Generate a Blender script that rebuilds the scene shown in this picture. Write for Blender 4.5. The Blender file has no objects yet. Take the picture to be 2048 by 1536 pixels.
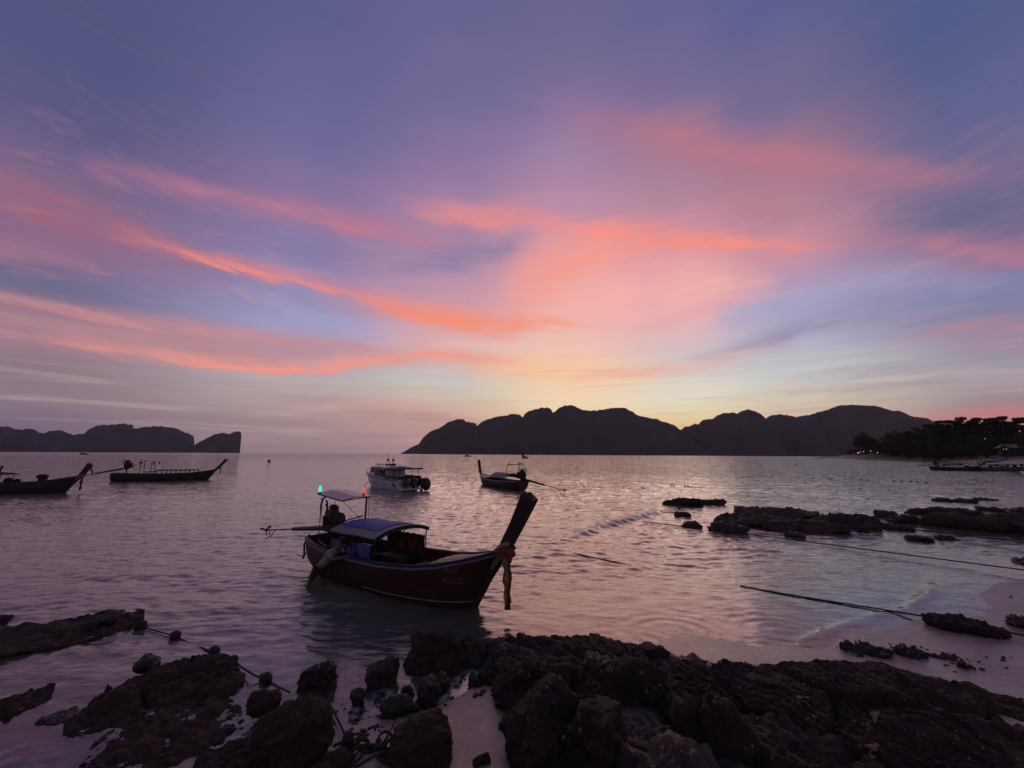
import bpy, bmesh, math, random
import numpy as np
from mathutils import Vector, Matrix, Euler

random.seed(7)
SC = bpy.context.scene
COL = SC.collection
rad = math.radians

# ------------------------------------------------------------------ camera
CAM_H = 3.5          # metres above the sea
FOC = 800.0          # focal length in pixels of a 2048 px wide picture
PITCH, ROLL = rad(9.9), rad(0.31)
cr, sr, cp, sp = math.cos(ROLL), math.sin(ROLL), math.cos(PITCH), math.sin(PITCH)
cam_data = bpy.data.cameras.new('camera')
cam_data.sensor_width = 36.0
cam_data.lens = 36.0 * FOC / 2048.0
cam_data.clip_start = 0.05
cam_data.clip_end = 30000.0
camera = bpy.data.objects.new('camera', cam_data)
COL.objects.link(camera)
m = Matrix(((cr, -sr, 0, 0), (-sr * sp, -cr * sp, -cp, 0), (sr * cp, cr * cp, -sp, CAM_H), (0, 0, 0, 1)))
camera.matrix_world = m
SC.camera = camera

# ------------------------------------------------------------------ view transform
SC.view_settings.view_transform = 'Standard'
SC.view_settings.look = 'None'
SC.view_settings.exposure = 0.0
SC.view_settings.gamma = 1.0
SC.view_settings.use_curve_mapping = False
SC.cycles.max_bounces = 8
SC.cycles.transparent_max_bounces = 16
SC.cycles.volume_bounces = 1
SC.cycles.use_denoising = True
SC.cycles.denoiser = 'OPENIMAGEDENOISE'
SC.cycles.denoising_input_passes = 'RGB_ALBEDO_NORMAL'
SC.cycles.denoising_prefilter = 'ACCURATE'


def lin(c):
    return tuple((v / 255 / 12.92) if v / 255 <= 0.04045 else ((v / 255 + 0.055) / 1.055) ** 2.4 for v in c)


# ------------------------------------------------------------------ node helper
class Ex:
    """A number in a node tree; + - * / build Math nodes."""
    def __init__(self, tree, sock):
        self.t, self.s = tree, sock

    def op(self, kind, b=None, c=None):
        n = self.t.nodes.new('ShaderNodeMath')
        n.operation = kind
        self.t.links.new(self.s, n.inputs[0])
        for i, v in ((1, b), (2, c)):
            if v is None:
                continue
            if isinstance(v, Ex):
                self.t.links.new(v.s, n.inputs[i])
            else:
                n.inputs[i].default_value = v
        return Ex(self.t, n.outputs[0])

    def __add__(self, b): return self.op('ADD', b)
    def __sub__(self, b): return self.op('SUBTRACT', b)
    def __mul__(self, b): return self.op('MULTIPLY', b)
    def __truediv__(self, b): return self.op('DIVIDE', b)

    def clamp(self):
        r = self.op('ADD', 0.0)
        r.s.node.use_clamp = True
        return r


def node(t, kind, **kw):
    n = t.nodes.new(kind)
    for k, v in kw.items():
        setattr(n, k, v)
    return n


def mapr(t, x, a, b, c=0.0, d=1.0, kind='LINEAR'):
    n = node(t, 'ShaderNodeMapRange', interpolation_type=kind, clamp=True)
    t.links.new(x.s if isinstance(x, Ex) else x, n.inputs[0])
    for i, v in zip((1, 2, 3, 4), (a, b, c, d)):
        n.inputs[i].default_value = v
    return Ex(t, n.outputs[0])


def mixc(t, f, a, b):
    n = node(t, 'ShaderNodeMix', data_type='RGBA')
    for s, v in ((n.inputs[0], f), (n.inputs[6], a), (n.inputs[7], b)):
        if isinstance(v, Ex):
            t.links.new(v.s, s)
        elif isinstance(v, bpy.types.NodeSocket):
            t.links.new(v, s)
        elif isinstance(v, (int, float)):
            s.default_value = v
        else:
            s.default_value = (*v, 1)
    return n.outputs[2]


# ------------------------------------------------------------------ dusk sky: gradients and cloud bands by azimuth / elevation (degrees)
SKY_COLS = [
    (-51.8, [(-0.12, (122, 102, 122)), (2.36, (116, 102, 124)), (4.62, (140, 122, 134)), (6.43, (136, 122, 134)), (9.15, (146, 120, 138)), (12.74, (140, 112, 136)), (15.40, (106, 106, 140)), (19.32, (128, 106, 142)), (22.28, (135, 105, 138)), (26.34, (112, 97, 137)), (30.20, (90, 88, 132)), (33.83, (82, 86, 130)), (37.23, (80, 84, 128))]),
    (-29.2, [(0.02, (152, 128, 138)), (3.44, (164, 140, 144)), (6.58, (180, 160, 160)), (9.10, (186, 172, 178)), (12.87, (178, 152, 172)), (15.99, (160, 158, 198)), (19.06, (152, 142, 182)), (25.02, (136, 124, 168)), (30.62, (140, 116, 158)), (35.81, (116, 108, 156)), (40.55, (104, 102, 150)), (48.69, (94, 94, 142))]),
    (-9.3, [(0.13, (166, 138, 145)), (3.25, (190, 152, 150)), (5.71, (210, 176, 160)), (8.18, (208, 198, 184)), (10.65, (200, 198, 198)), (13.13, (226, 176, 166)), (15.94, (224, 174, 176)), (20.09, (214, 158, 168)), (24.14, (190, 148, 172)), (28.04, (168, 136, 168)), (32.98, (172, 132, 164)), (38.68, (136, 116, 160)), (44.77, (114, 106, 152)), (53.19, (98, 97, 143))]),
    (9.4, [(0.23, (232, 184, 146)), (2.65, (238, 204, 150)), (5.10, (240, 216, 172)), (8.27, (242, 222, 190)), (11.81, (246, 208, 176)), (16.03, (242, 192, 182)), (21.54, (244, 174, 172)), (26.85, (230, 158, 166)), (33.07, (188, 142, 168)), (38.77, (160, 130, 166)), (43.90, (132, 114, 158)), (48.69, (112, 105, 147)), (53.29, (104, 100, 144))]),
    (23.8, [(0.29, (210, 166, 145)), (2.55, (236, 188, 140)), (4.51, (238, 214, 164)), (7.13, (232, 226, 204)), (9.77, (226, 218, 206)), (13.06, (214, 200, 202)), (16.32, (222, 186, 194)), (20.81, (236, 172, 178)), (26.37, (222, 152, 162)), (32.17, (184, 136, 158)), (37.52, (160, 124, 150)), (42.37, (126, 110, 152)), (50.64, (99, 98, 146))]),
    (36.2, [(0.32, (200, 160, 150)), (3.50, (226, 186, 158)), (6.42, (216, 204, 184)), (8.76, (202, 206, 204)), (12.27, (186, 186, 202)), (16.03, (166, 166, 200)), (19.73, (180, 152, 186)), (23.60, (208, 146, 160)), (28.88, (180, 130, 150)), (33.82, (164, 118, 140)), (38.37, (122, 108, 148)), (46.31, (92, 96, 145))]),
    (52.1, [(0.35, (150, 120, 130)), (2.81, (180, 120, 126)), (4.60, (156, 138, 146)), (6.40, (162, 152, 160)), (8.65, (156, 154, 168)), (10.45, (148, 134, 158)), (13.13, (116, 122, 158)), (15.77, (118, 120, 162)), (18.38, (150, 114, 146)), (21.77, (110, 103, 138)), (25.46, (118, 106, 144)), (29.74, (98, 100, 145)), (33.59, (90, 97, 142)), (37.50, (82, 92, 138))]),
]
STREAKS = [
    ((250, 182, 172), 1.0, [(-1.9, 21.74, 2.26, 0.00), (7.1, 21.98, 3.73, 0.47), (16.6, 22.01, 4.33, 0.66), (25.2, 21.25, 3.29, 0.71), (31.1, 20.72, 1.83, 0.47), (36.4, 20.29, 0.98, 0.00)]),
    ((160, 101, 124), 1.0, [(-57.3, 21.20, 2.30, 0.28), (-54.7, 21.08, 2.23, 0.57), (-50.0, 21.10, 1.87, 0.76), (-44.4, 21.21, 1.42, 0.66), (-37.6, 21.36, 1.20, 0.28), (-31.7, 21.02, 1.16, 0.00)]),
    ((236, 138, 132), 1.8, [(-48.3, 21.31, 0.55, 0.00), (-43.1, 21.36, 0.60, 0.52), (-37.6, 21.25, 0.70, 0.81), (-29.4, 20.76, 0.87, 0.90), (-19.9, 20.28, 1.11, 0.95), (-10.7, 19.18, 1.28, 0.85), (-4.8, 18.56, 1.19, 0.57), (2.6, 18.29, 0.83, 0.00)]),
    ((255, 146, 112), 1.3, [(-27.0, 20.58, 0.63, 0.00), (-17.8, 19.79, 1.01, 0.43), (-9.3, 18.99, 1.29, 0.81), (-2.6, 18.61, 1.31, 0.95), (4.1, 18.20, 0.89, 0.81), (11.4, 17.46, 0.47, 0.38), (14.9, 17.10, 0.29, 0.00)]),
    ((196, 122, 142), 1.2, [(-51.2, 26.38, 1.07, 0.00), (-46.9, 27.37, 0.99, 0.47), (-40.9, 28.14, 1.17, 0.71), (-32.6, 29.03, 1.28, 0.81), (-25.3, 29.25, 1.27, 0.85), (-18.4, 29.07, 1.24, 0.66), (-11.1, 28.81, 1.18, 0.33), (-5.1, 28.82, 1.08, 0.00)]),
    ((250, 145, 133), 1.3, [(-17.2, 32.26, 0.80, 0.00), (-9.8, 32.26, 1.03, 0.47), (-0.4, 31.58, 1.16, 0.71), (9.6, 30.33, 1.16, 0.81), (17.6, 28.97, 1.45, 0.95), (26.9, 26.97, 1.09, 0.95), (33.8, 25.12, 0.80, 0.66), (39.7, 23.33, 0.62, 0.24), (43.2, 22.15, 0.51, 0.00)]),
    ((254, 156, 138), 1.0, [(-2.6, 21.31, 2.57, 0.00), (1.9, 23.66, 2.97, 0.52), (5.7, 25.39, 3.20, 0.76), (10.2, 26.67, 2.70, 0.76), (15.4, 27.62, 1.93, 0.47), (21.7, 27.41, 1.33, 0.00)]),
    ((206, 142, 146), 1.2, [(-55.5, 12.66, 0.56, 0.66), (-53.4, 12.87, 0.58, 0.85), (-48.9, 13.31, 0.60, 0.85), (-43.3, 13.31, 0.62, 0.81), (-36.7, 13.39, 0.68, 0.76), (-28.7, 13.50, 0.64, 0.66), (-21.4, 13.54, 0.56, 0.38), (-14.7, 13.67, 0.47, 0.00)]),
    ((190, 136, 144), 1.0, [(-54.6, 10.36, 1.38, 0.47), (-51.4, 10.95, 1.48, 0.57), (-46.9, 11.40, 1.51, 0.62), (-41.0, 11.59, 1.43, 0.66), (-34.0, 11.67, 1.31, 0.66), (-26.2, 12.13, 1.13, 0.57), (-17.4, 12.93, 0.90, 0.28), (-10.5, 13.34, 0.77, 0.00)]),
    ((176, 150, 156), 1.0, [(-42.4, 5.96, 0.46, 0.00), (-37.2, 5.88, 0.56, 0.47), (-30.3, 6.06, 0.68, 0.52), (-22.2, 6.94, 0.58, 0.38), (-14.4, 7.99, 0.53, 0.00)]),
    ((208, 170, 160), 1.0, [(-34.2, 4.59, 0.32, 0.00), (-28.0, 5.19, 0.41, 0.47), (-20.9, 6.20, 0.44, 0.52), (-12.3, 6.95, 0.46, 0.47), (-4.6, 6.71, 0.47, 0.28), (1.2, 6.54, 0.39, 0.00)]),
    ((150, 122, 138), 1.0, [(-53.9, 5.44, 0.46, 0.38), (-50.6, 5.07, 0.55, 0.47), (-46.0, 4.78, 0.54, 0.43), (-40.6, 4.39, 0.53, 0.33), (-34.2, 3.88, 0.52, 0.00)]),
    ((196, 148, 150), 1.0, [(-30.0, 2.86, 0.34, 0.00), (-23.2, 3.47, 0.43, 0.38), (-16.8, 2.97, 0.37, 0.47), (-11.5, 2.38, 0.30, 0.00)]),
    ((160, 142, 152), 1.0, [(34.1, 7.08, 0.33, 0.00), (39.7, 6.95, 0.42, 0.47), (45.3, 7.02, 0.39, 0.47), (49.9, 6.28, 0.41, 0.38), (53.8, 6.05, 0.37, 0.28)]),
    ((214, 196, 190), 1.0, [(31.2, 9.15, 0.47, 0.00), (38.0, 7.57, 0.43, 0.38), (43.9, 7.80, 0.45, 0.47), (48.2, 7.65, 0.42, 0.38), (52.6, 7.32, 0.38, 0.28)]),
    ((247, 153, 138), 2.0, [(-51.3, 10.14, 0.69, 0.00), (-46.7, 10.02, 0.75, 0.47), (-40.8, 10.07, 0.74, 0.71), (-34.8, 9.94, 0.75, 0.90), (-30.6, 10.06, 0.68, 0.90), (-22.5, 11.24, 0.79, 0.95), (-16.0, 12.61, 0.76, 0.90), (-9.1, 13.69, 0.72, 0.81), (-3.3, 13.87, 0.67, 0.66), (2.6, 13.48, 0.61, 0.00)]),
    ((186, 120, 136), 0.9, [(4.4, 42.76, 1.66, 0.00), (15.4, 41.22, 1.89, 0.47), (24.7, 38.77, 1.87, 0.76), (33.8, 35.14, 1.83, 0.81), (41.2, 31.35, 1.55, 0.76), (47.3, 27.93, 1.27, 0.57), (51.3, 25.74, 1.02, 0.28), (54.8, 23.85, 0.88, 0.00)]),
    ((186, 122, 144), 1.5, [(35.9, 24.52, 0.96, 0.00), (43.2, 22.35, 0.99, 0.38), (48.1, 20.34, 0.93, 0.66), (51.6, 18.82, 0.87, 0.76), (54.0, 17.70, 0.83, 0.76), (57.7, 16.06, 0.76, 0.57)]),
    ((176, 118, 138), 1.3, [(-55.7, 17.15, 0.89, 0.47), (-54.1, 17.49, 0.83, 0.66), (-51.8, 17.90, 0.77, 0.66), (-49.5, 17.79, 0.71, 0.57), (-47.7, 17.60, 0.42, 0.76), (-46.3, 17.86, 0.32, 0.00)]),
    ((190, 140, 158), 1.0, [(43.2, 11.62, 1.04, 0.00), (47.3, 11.46, 1.07, 0.38), (50.2, 11.32, 1.12, 0.57), (53.1, 11.03, 1.05, 0.57), (56.9, 10.50, 0.87, 0.47)]),
    ((222, 118, 118), 1.0, [(43.3, 3.16, 0.28, 0.00), (46.3, 3.42, 0.38, 0.43), (49.2, 3.62, 0.41, 0.52), (52.1, 3.78, 0.38, 0.52), (55.9, 3.93, 0.39, 0.57)]),
    ((254, 198, 146), 0.8, [(-6.8, 11.43, 1.25, 0.00), (-0.3, 11.90, 2.05, 0.47), (5.5, 12.24, 2.19, 0.62), (11.2, 11.39, 1.70, 0.57), (16.7, 10.68, 1.06, 0.47), (21.3, 10.55, 0.59, 0.00)]),
    ((146, 142, 176), 1.0, [(23.3, 12.93, 0.58, 0.00), (27.6, 13.03, 0.63, 0.47), (32.7, 13.64, 0.79, 0.57), (37.8, 14.54, 0.99, 0.66), (43.5, 14.86, 1.03, 0.66), (49.0, 14.41, 1.04, 0.47), (53.5, 13.79, 0.94, 0.38), (57.3, 13.26, 0.86, 0.28)]),
    ((238, 172, 164), 1.0, [(7.0, 10.43, 0.63, 0.00), (14.0, 10.94, 0.69, 0.57), (22.0, 11.51, 0.66, 0.57), (28.1, 12.46, 0.56, 0.47), (33.7, 13.14, 0.52, 0.19), (36.7, 13.28, 0.50, 0.00)]),
    ((234, 164, 174), 2.2, [(15.6, 16.37, 0.75, 0.00), (20.4, 17.18, 0.87, 0.57), (26.2, 18.25, 0.83, 0.66), (30.9, 18.75, 0.66, 0.57), (35.2, 18.70, 0.50, 0.38), (39.1, 18.40, 0.42, 0.00)]),
    ((168, 160, 168), 1.0, [(34.2, 8.38, 0.26, 0.00), (39.9, 8.50, 0.36, 0.47), (44.7, 8.53, 0.34, 0.66), (47.6, 8.47, 0.27, 0.66), (49.5, 8.31, 0.21, 0.00)]),
    ((158, 160, 204), 1.0, [(-32.3, 16.06, 0.92, 0.00), (-27.8, 16.41, 1.03, 0.38), (-23.5, 16.48, 1.07, 0.57), (-20.3, 16.46, 0.87, 0.28), (-16.3, 16.57, 0.75, 0.00)]),
    ((186, 138, 144), 1.0, [(-27.0, 6.65, 0.70, 0.00), (-20.8, 5.34, 0.88, 0.38), (-14.3, 5.09, 0.91, 0.66), (-8.8, 4.80, 0.70, 0.47), (-4.5, 4.72, 0.47, 0.00)]),
    ((128, 122, 166), 1.0, [(-19.5, 24.41, 1.11, 0.00), (-12.5, 26.38, 1.41, 0.47), (-5.0, 27.98, 1.13, 0.57), (1.1, 28.94, 0.84, 0.28), (5.8, 29.22, 0.56, 0.00)]),
    ((168, 172, 208), 1.0, [(27.3, 17.14, 0.97, 0.00), (30.8, 17.48, 1.20, 0.43), (35.2, 17.95, 1.27, 0.47), (41.8, 18.12, 1.50, 0.38), (47.7, 17.36, 1.37, 0.38), (52.4, 16.30, 1.06, 0.28), (57.5, 14.62, 0.94, 0.19)]),
    ((102, 104, 140), 1.0, [(42.8, 26.01, 1.61, 0.00), (48.5, 23.57, 1.70, 0.47), (51.8, 22.21, 1.61, 0.66), (55.9, 20.34, 1.48, 0.66)]),
    ((240, 205, 188), 1.0, [(-12.7, 15.04, 0.91, 0.00), (-4.8, 15.82, 1.09, 0.38), (4.1, 15.31, 1.56, 0.47), (11.3, 14.89, 1.53, 0.38), (18.2, 14.14, 1.04, 0.00)]),
]

world = bpy.data.worlds.new('World')
SC.world = world
world.use_nodes = True
world.cycles.sampling_method = 'MANUAL'
world.cycles.sample_map_resolution = 512
W = world.node_tree
W.nodes.clear()
tc = node(W, 'ShaderNodeTexCoord')
sx = node(W, 'ShaderNodeSeparateXYZ')
W.links.new(tc.outputs['Generated'], sx.inputs[0])
X, Y, Z = (Ex(W, sx.outputs[i]) for i in range(3))
AZ = X.op('ARCTAN2', Y) * (180 / math.pi)
HZ = (X * X + Y * Y).op('SQRT')
EL = Z.op('ARCTAN2', HZ) * (180 / math.pi)


def combine(t, x, y, z):
    n = node(t, 'ShaderNodeCombineXYZ')
    for i, v in enumerate((x, y, z)):
        if isinstance(v, Ex):
            t.links.new(v.s, n.inputs[i])
        else:
            n.inputs[i].default_value = v
    return n.outputs[0]


def noise(t, vec, scale, detail=4.0, rough=0.55, dist=0.0):
    n = node(t, 'ShaderNodeTexNoise')
    if vec is not None:
        t.links.new(vec, n.inputs['Vector'])
    n.inputs['Scale'].default_value = scale
    n.inputs['Detail'].default_value = detail
    n.inputs['Roughness'].default_value = rough
    n.inputs['Distortion'].default_value = dist
    return Ex(t, n.outputs[0])


# cloud deck: direction projected on a flat layer overhead, its streaks lying along the sunset direction
zc = Z.op('MAXIMUM', 0.0) + 0.10
a0 = rad(8.0)
u_ = (X * math.cos(a0) - Y * math.sin(a0)) / zc
v_ = (X * math.sin(a0) + Y * math.cos(a0)) / zc
n_big = noise(W, combine(W, u_ * 1.0, v_ * 0.40, 1.7), 1.1, 4, 0.55, 0.5)
n_mid = noise(W, combine(W, u_ * 1.0, v_ * 0.24, 5.1), 2.6, 5, 0.6, 0.6)
n_fine = noise(W, combine(W, AZ * 0.035, EL * 0.30, 9.3), 1.4, 5, 0.62, 0.5)
AZS = ((AZ - 8.0) * (AZ - 8.0) + 60.0).op('SQRT')
ELS = EL - AZS * 0.06
n_hi = noise(W, combine(W, AZ * 0.075, ELS * 0.34, 3.3), 1.2, 5, 0.62, 1.6)
ELW = EL + (n_hi - 0.5) * mapr(W, EL, 4, 20, 0.4, 1.3) * mapr(W, EL, 28, 42, 1.0, 0.25) + (n_big - 0.5) * mapr(W, EL, 2, 25, 1.2, 6.0) + (n_fine - 0.5) * mapr(W, EL, 0, 20, 1.3, 3.4)

base = None
prev_az = None
for az, stops in SKY_COLS:
    rp = node(W, 'ShaderNodeValToRGB')
    W.links.new((ELW / 60.0).s, rp.inputs[0])
    els = rp.color_ramp.elements
    while len(els) > 1:
        els.remove(els[-1])
    els[0].position = max(0.0, stops[0][0] / 60)
    els[0].color = (*lin(stops[0][1]), 1)
    for e_, c_ in stops[1:]:
        k = els.new(min(1, max(0, e_ / 60)))
        k.color = (*lin(c_), 1)
    if base is None:
        base = rp.outputs[0]
    else:
        base = mixc(W, mapr(W, AZ, prev_az, az, 0, 1, 'SMOOTHSTEP'), base, rp.outputs[0])
    prev_az = az
# the unseen sky behind carries on as plain dusk blue
back = mixc(W, mapr(W, EL, 0, 50), lin((138, 114, 118)), lin((92, 88, 112)))
base = mixc(W, mapr(W, AZ.op('ABSOLUTE'), 65, 110, 0, 1, 'SMOOTHSTEP'), base, back)

a_n = ((AZ + 80.0) / 160.0).clamp()
a_vec = combine(W, a_n, a_n, a_n)
tex_mod = mapr(W, n_mid, 0.25, 0.75, 0.45, 1.30) * mapr(W, n_fine, 0.25, 0.75, 0.75, 1.2) * mapr(W, n_hi, 0.30, 0.70, 0.55, 1.40)
for colour, sharp, pts in STREAKS:
    cv = node(W, 'ShaderNodeRGBCurve')
    W.links.new(a_vec, cv.inputs[1])
    mp = cv.mapping
    for ci, fn in enumerate((lambda p: p[1] / 60, lambda p: p[2] / 10, lambda p: p[3])):
        c = mp.curves[ci]
        xy = [((p[0] + 80) / 160, fn(p)) for p in pts]
        c.points[0].location = xy[0]
        c.points[1].location = xy[-1]
        for q in xy[1:-1]:
            c.points.new(*q)
        for q in c.points:
            q.handle_type = 'AUTO_CLAMPED'
    mp.update()
    sc_ = node(W, 'ShaderNodeSeparateColor')
    W.links.new(cv.outputs[0], sc_.inputs[0])
    ce, wi, it = (Ex(W, sc_.outputs[i]) for i in range(3))
    d = (ELW - ce * 60.0) / (wi * 10.0 + 0.05)
    if sharp != 1.0:
        d = d * (d.op('LESS_THAN', 0.0) * (sharp - 1.0) + 1.0)
    g = (d * d * -0.7).op('EXPONENT')
    base = mixc(W, (g * it * tex_mod * 1.05).clamp(), base, lin(colour))
# fine wisps everywhere, most of them low over the horizon
low = mapr(W, EL, 2, 14, 1.0, 0.15)
n_low = noise(W, combine(W, AZ * 0.034, EL * 0.75, 4.4), 1.5, 5, 0.6, 0.8)
base = mixc(W, (mapr(W, n_low, 0.52, 0.74, 0, 0.50) * low).clamp(), base, lin((142, 120, 136)))
base = mixc(W, (mapr(W, n_low, 0.47, 0.28, 0, 0.42) * mapr(W, EL, 3, 15, 1.0, 0.0) * mapr(W, EL, 0.5, 3, 0.2, 1.0)).clamp(), base, lin((212, 184, 176)))

n_fib = noise(W, combine(W, AZ * 0.070, ELS * 0.36, 8.8), 1.5, 6, 0.64, 2.0)
veil = mapr(W, EL, 7, 14, 0, 1) * mapr(W, EL, 26, 36, 1, 0) * mapr(W, AZ.op('ABSOLUTE'), 60, 90, 1, 0)
base = mixc(W, (mapr(W, n_fib, 0.52, 0.75, 0, 0.17) * veil).clamp(), base, lin((236, 158, 152)))
base = mixc(W, (mapr(W, n_fib, 0.46, 0.25, 0, 0.12) * veil).clamp(), base, lin((132, 122, 166)))

bg = node(W, 'ShaderNodeBackground')
W.links.new(base, bg.inputs[0])
bg.inputs[1].default_value = 0.97
SUN_EL, SUN_AZ = rad(1.0), rad(8.0)
nish = node(W, 'ShaderNodeTexSky', sky_type='NISHITA')
nish.sun_disc = False
nish.sun_elevation = SUN_EL
nish.sun_rotation = SUN_AZ
bg2 = node(W, 'ShaderNodeBackground')
W.links.new(nish.outputs[0], bg2.inputs[0])
bg2.inputs[1].default_value = 0.008
add = node(W, 'ShaderNodeAddShader')
W.links.new(bg.outputs[0], add.inputs[0])
W.links.new(bg2.outputs[0], add.inputs[1])
wo = node(W, 'ShaderNodeOutputWorld')
W.links.new(add.outputs[0], wo.inputs[0])

# last glow of the sun, already down behind the island: broad, weak and low
sun_d = bpy.data.lights.new('sun', 'SUN')
sun_d.energy = 0.27
sun_d.angle = rad(42)
sun_d.color = (1.0, 0.58, 0.47)
sun = bpy.data.objects.new('sun', sun_d)
COL.objects.link(sun)
sun_dir = Vector((math.sin(SUN_AZ) * math.cos(rad(15)), math.cos(SUN_AZ) * math.cos(rad(15)), math.sin(rad(15))))
sun.rotation_euler = sun_dir.to_track_quat('Z', 'Y').to_euler()

# ------------------------------------------------------------------ general helpers
def ray(u, v):
    """World direction (per unit of depth) towards pixel (u, v) of the 2048 x 1536 photograph."""
    x, y = (u - 1024) / FOC, (768 - v) / FOC
    x, y = x * cr - y * sr, x * sr + y * cr
    return Vector((x, cp - y * sp, sp + y * cp))


def at(u, v, z=0.0):
    """Point of the horizontal plane at height z seen there."""
    d = ray(u, v)
    t = (z - CAM_H) / d.z
    return Vector((d.x * t, d.y * t, z))


def at_d(u, v, y):
    """Point seen there at the distance y (metres ahead)."""
    d = ray(u, v)
    t = y / d.y
    return Vector((d.x * t, y, CAM_H + d.z * t))


def tag(o, label=None, cat=None, group=None, kind=None):
    if label:
        o['label'] = label
    if cat:
        o['category'] = cat
    if group:
        o['group'] = group
    if kind:
        o['kind'] = kind
    return o


def link(o, parent=None):
    COL.objects.link(o)
    if parent is not None:
        o.parent = parent
    return o


def empty(name, loc=(0, 0, 0), rz=0.0, scale=1.0):
    o = bpy.data.objects.new(name, None)
    o.empty_display_size = 0.2
    o.location = loc
    o.rotation_euler = (0, 0, rz)
    o.scale = (scale,) * 3
    return link(o)


def mesh_np(name, verts, faces, mat=None, parent=None, smooth=False, attrs=None):
    """faces: (n, 3) or (n, 4) integer array, or a list of polygons."""
    me = bpy.data.meshes.new(name)
    verts = np.asarray(verts, np.float32)
    if isinstance(faces, np.ndarray):
        k = faces.shape[1]
        me.vertices.add(len(verts))
        me.vertices.foreach_set('co', verts.ravel())
        me.loops.add(faces.size)
        me.loops.foreach_set('vertex_index', faces.astype(np.int32).ravel())
        me.polygons.add(len(faces))
        me.polygons.foreach_set('loop_start', np.arange(0, faces.size, k, dtype=np.int32))
        me.update(calc_edges=True)
    else:
        me.from_pydata(verts.tolist(), [], faces)
    if smooth:
        me.polygons.foreach_set('use_smooth', np.ones(len(me.polygons), bool))
    for n, a in (attrs or {}).items():
        at_ = me.attributes.new(n, 'FLOAT', 'POINT')
        at_.data.foreach_set('value', np.asarray(a, np.float32).ravel())
    me.validate()
    me.update()
    if mat:
        me.materials.append(mat)
    o = bpy.data.objects.new(name, me)
    return link(o, parent)


class MB:
    """Collects simple shapes; build() links them as one mesh object."""
    def __init__(self):
        self.v, self.f = [], []

    def add(self, vs, fs):
        k = len(self.v)
        self.v += [tuple(p) for p in vs]
        self.f += [tuple(i + k for i in f) for f in fs]

    def box(self, c, s, rot=None, taper=1.0):
        vs = []
        for dz in (-1, 1):
            tp = taper if dz > 0 else 1.0
            for dx, dy in ((-1, -1), (1, -1), (1, 1), (-1, 1)):
                p = Vector((dx * s[0] / 2 * tp, dy * s[1] / 2 * tp, dz * s[2] / 2))
                if rot is not None:
                    p = rot @ p
                vs.append(p + Vector(c))
        self.add(vs, [(3, 2, 1, 0), (4, 5, 6, 7), (0, 1, 5, 4), (1, 2, 6, 5), (2, 3, 7, 6), (3, 0, 4, 7)])

    def tube(self, path, r, n=8, cap=True):
        path = [Vector(p) for p in path]
        rs = r if isinstance(r, (list, tuple)) else [r] * len(path)
        vs, fs = [], []
        up = Vector((0, 0, 1))
        for i, p in enumerate(path):
            a, b = path[max(0, i - 1)], path[min(len(path) - 1, i + 1)]
            d = (b - a).normalized()
            s = d.cross(up)
            if s.length < 1e-3:
                s = d.cross(Vector((1, 0, 0)))
            s.normalize()
            w = s.cross(d)
            for k in range(n):
                t = 2 * math.pi * k / n
                vs.append(p + (s * math.cos(t) + w * math.sin(t)) * rs[i])
        for i in range(len(path) - 1):
            for k in range(n):
                k2 = (k + 1) % n
                fs.append((i * n + k, i * n + k2, (i + 1) * n + k2, (i + 1) * n + k))
        if cap:
            fs.append(tuple(range(n - 1, -1, -1)))
            fs.append(tuple((len(path) - 1) * n + k for k in range(n)))
        self.add(vs, fs)

    def ball(self, c, r, n=10, m=7):
        r = r if hasattr(r, '__len__') else (r, r, r)
        vs = [(c[0], c[1], c[2] - r[2])]
        for j in range(1, m):
            b = -math.pi / 2 + math.pi * j / m
            for i in range(n):
                a = 2 * math.pi * i / n
                vs.append((c[0] + r[0] * math.cos(b) * math.cos(a), c[1] + r[1] * math.cos(b) * math.sin(a), c[2] + r[2] * math.sin(b)))
        vs.append((c[0], c[1], c[2] + r[2]))
        fs = [(0, 1 + (i + 1) % n, 1 + i) for i in range(n)]
        for j in range(m - 2):
            for i in range(n):
                a, b = 1 + j * n + i, 1 + j * n + (i + 1) % n
                fs.append((a, b, b + n, a + n))
        k = len(vs) - 1
        fs += [(k, 1 + (m - 2) * n + i, 1 + (m - 2) * n + (i + 1) % n) for i in range(n)]
        self.add(vs, fs)

    def grid(self, rows, close=False):
        """rows: lists of points of equal length, skinned into quads."""
        n = len(rows[0])
        vs = [p for r in rows for p in r]
        fs = []
        for i in range(len(rows) - 1):
            for j in range(n if close else n - 1):
                k = (j + 1) % n
                fs.append((i * n + j, i * n + k, (i + 1) * n + k, (i + 1) * n + j))
        self.add(vs, fs)

    def build(self, name, mat, parent=None, smooth=False, bevel=0.0):
        o = mesh_np(name, self.v, self.f, mat, parent, smooth)
        if bevel > 0:
            b = bmesh.new()
            b.from_mesh(o.data)
            bmesh.ops.bevel(b, geom=[e for e in b.edges if len(e.link_faces) == 2 and e.calc_face_angle(0) > 0.6],
                            offset=bevel, segments=2, profile=0.6, affect='EDGES', clamp_overlap=True)
            b.to_mesh(o.data)
            b.free()
        return o


def copy_tree(o, parent=None):
    c = o.copy()
    COL.objects.link(c)
    if parent is not None:
        c.parent = parent
    for ch in list(o.children):
        copy_tree(ch, c)
    return c


# ---- numpy gradient noise
_prm = np.random.RandomState(3).permutation(256)
_prm = np.concatenate([_prm, _prm, _prm])
_g3 = np.random.RandomState(5).normal(size=(256, 3))
_g3 /= np.linalg.norm(_g3, axis=1)[:, None]


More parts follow.
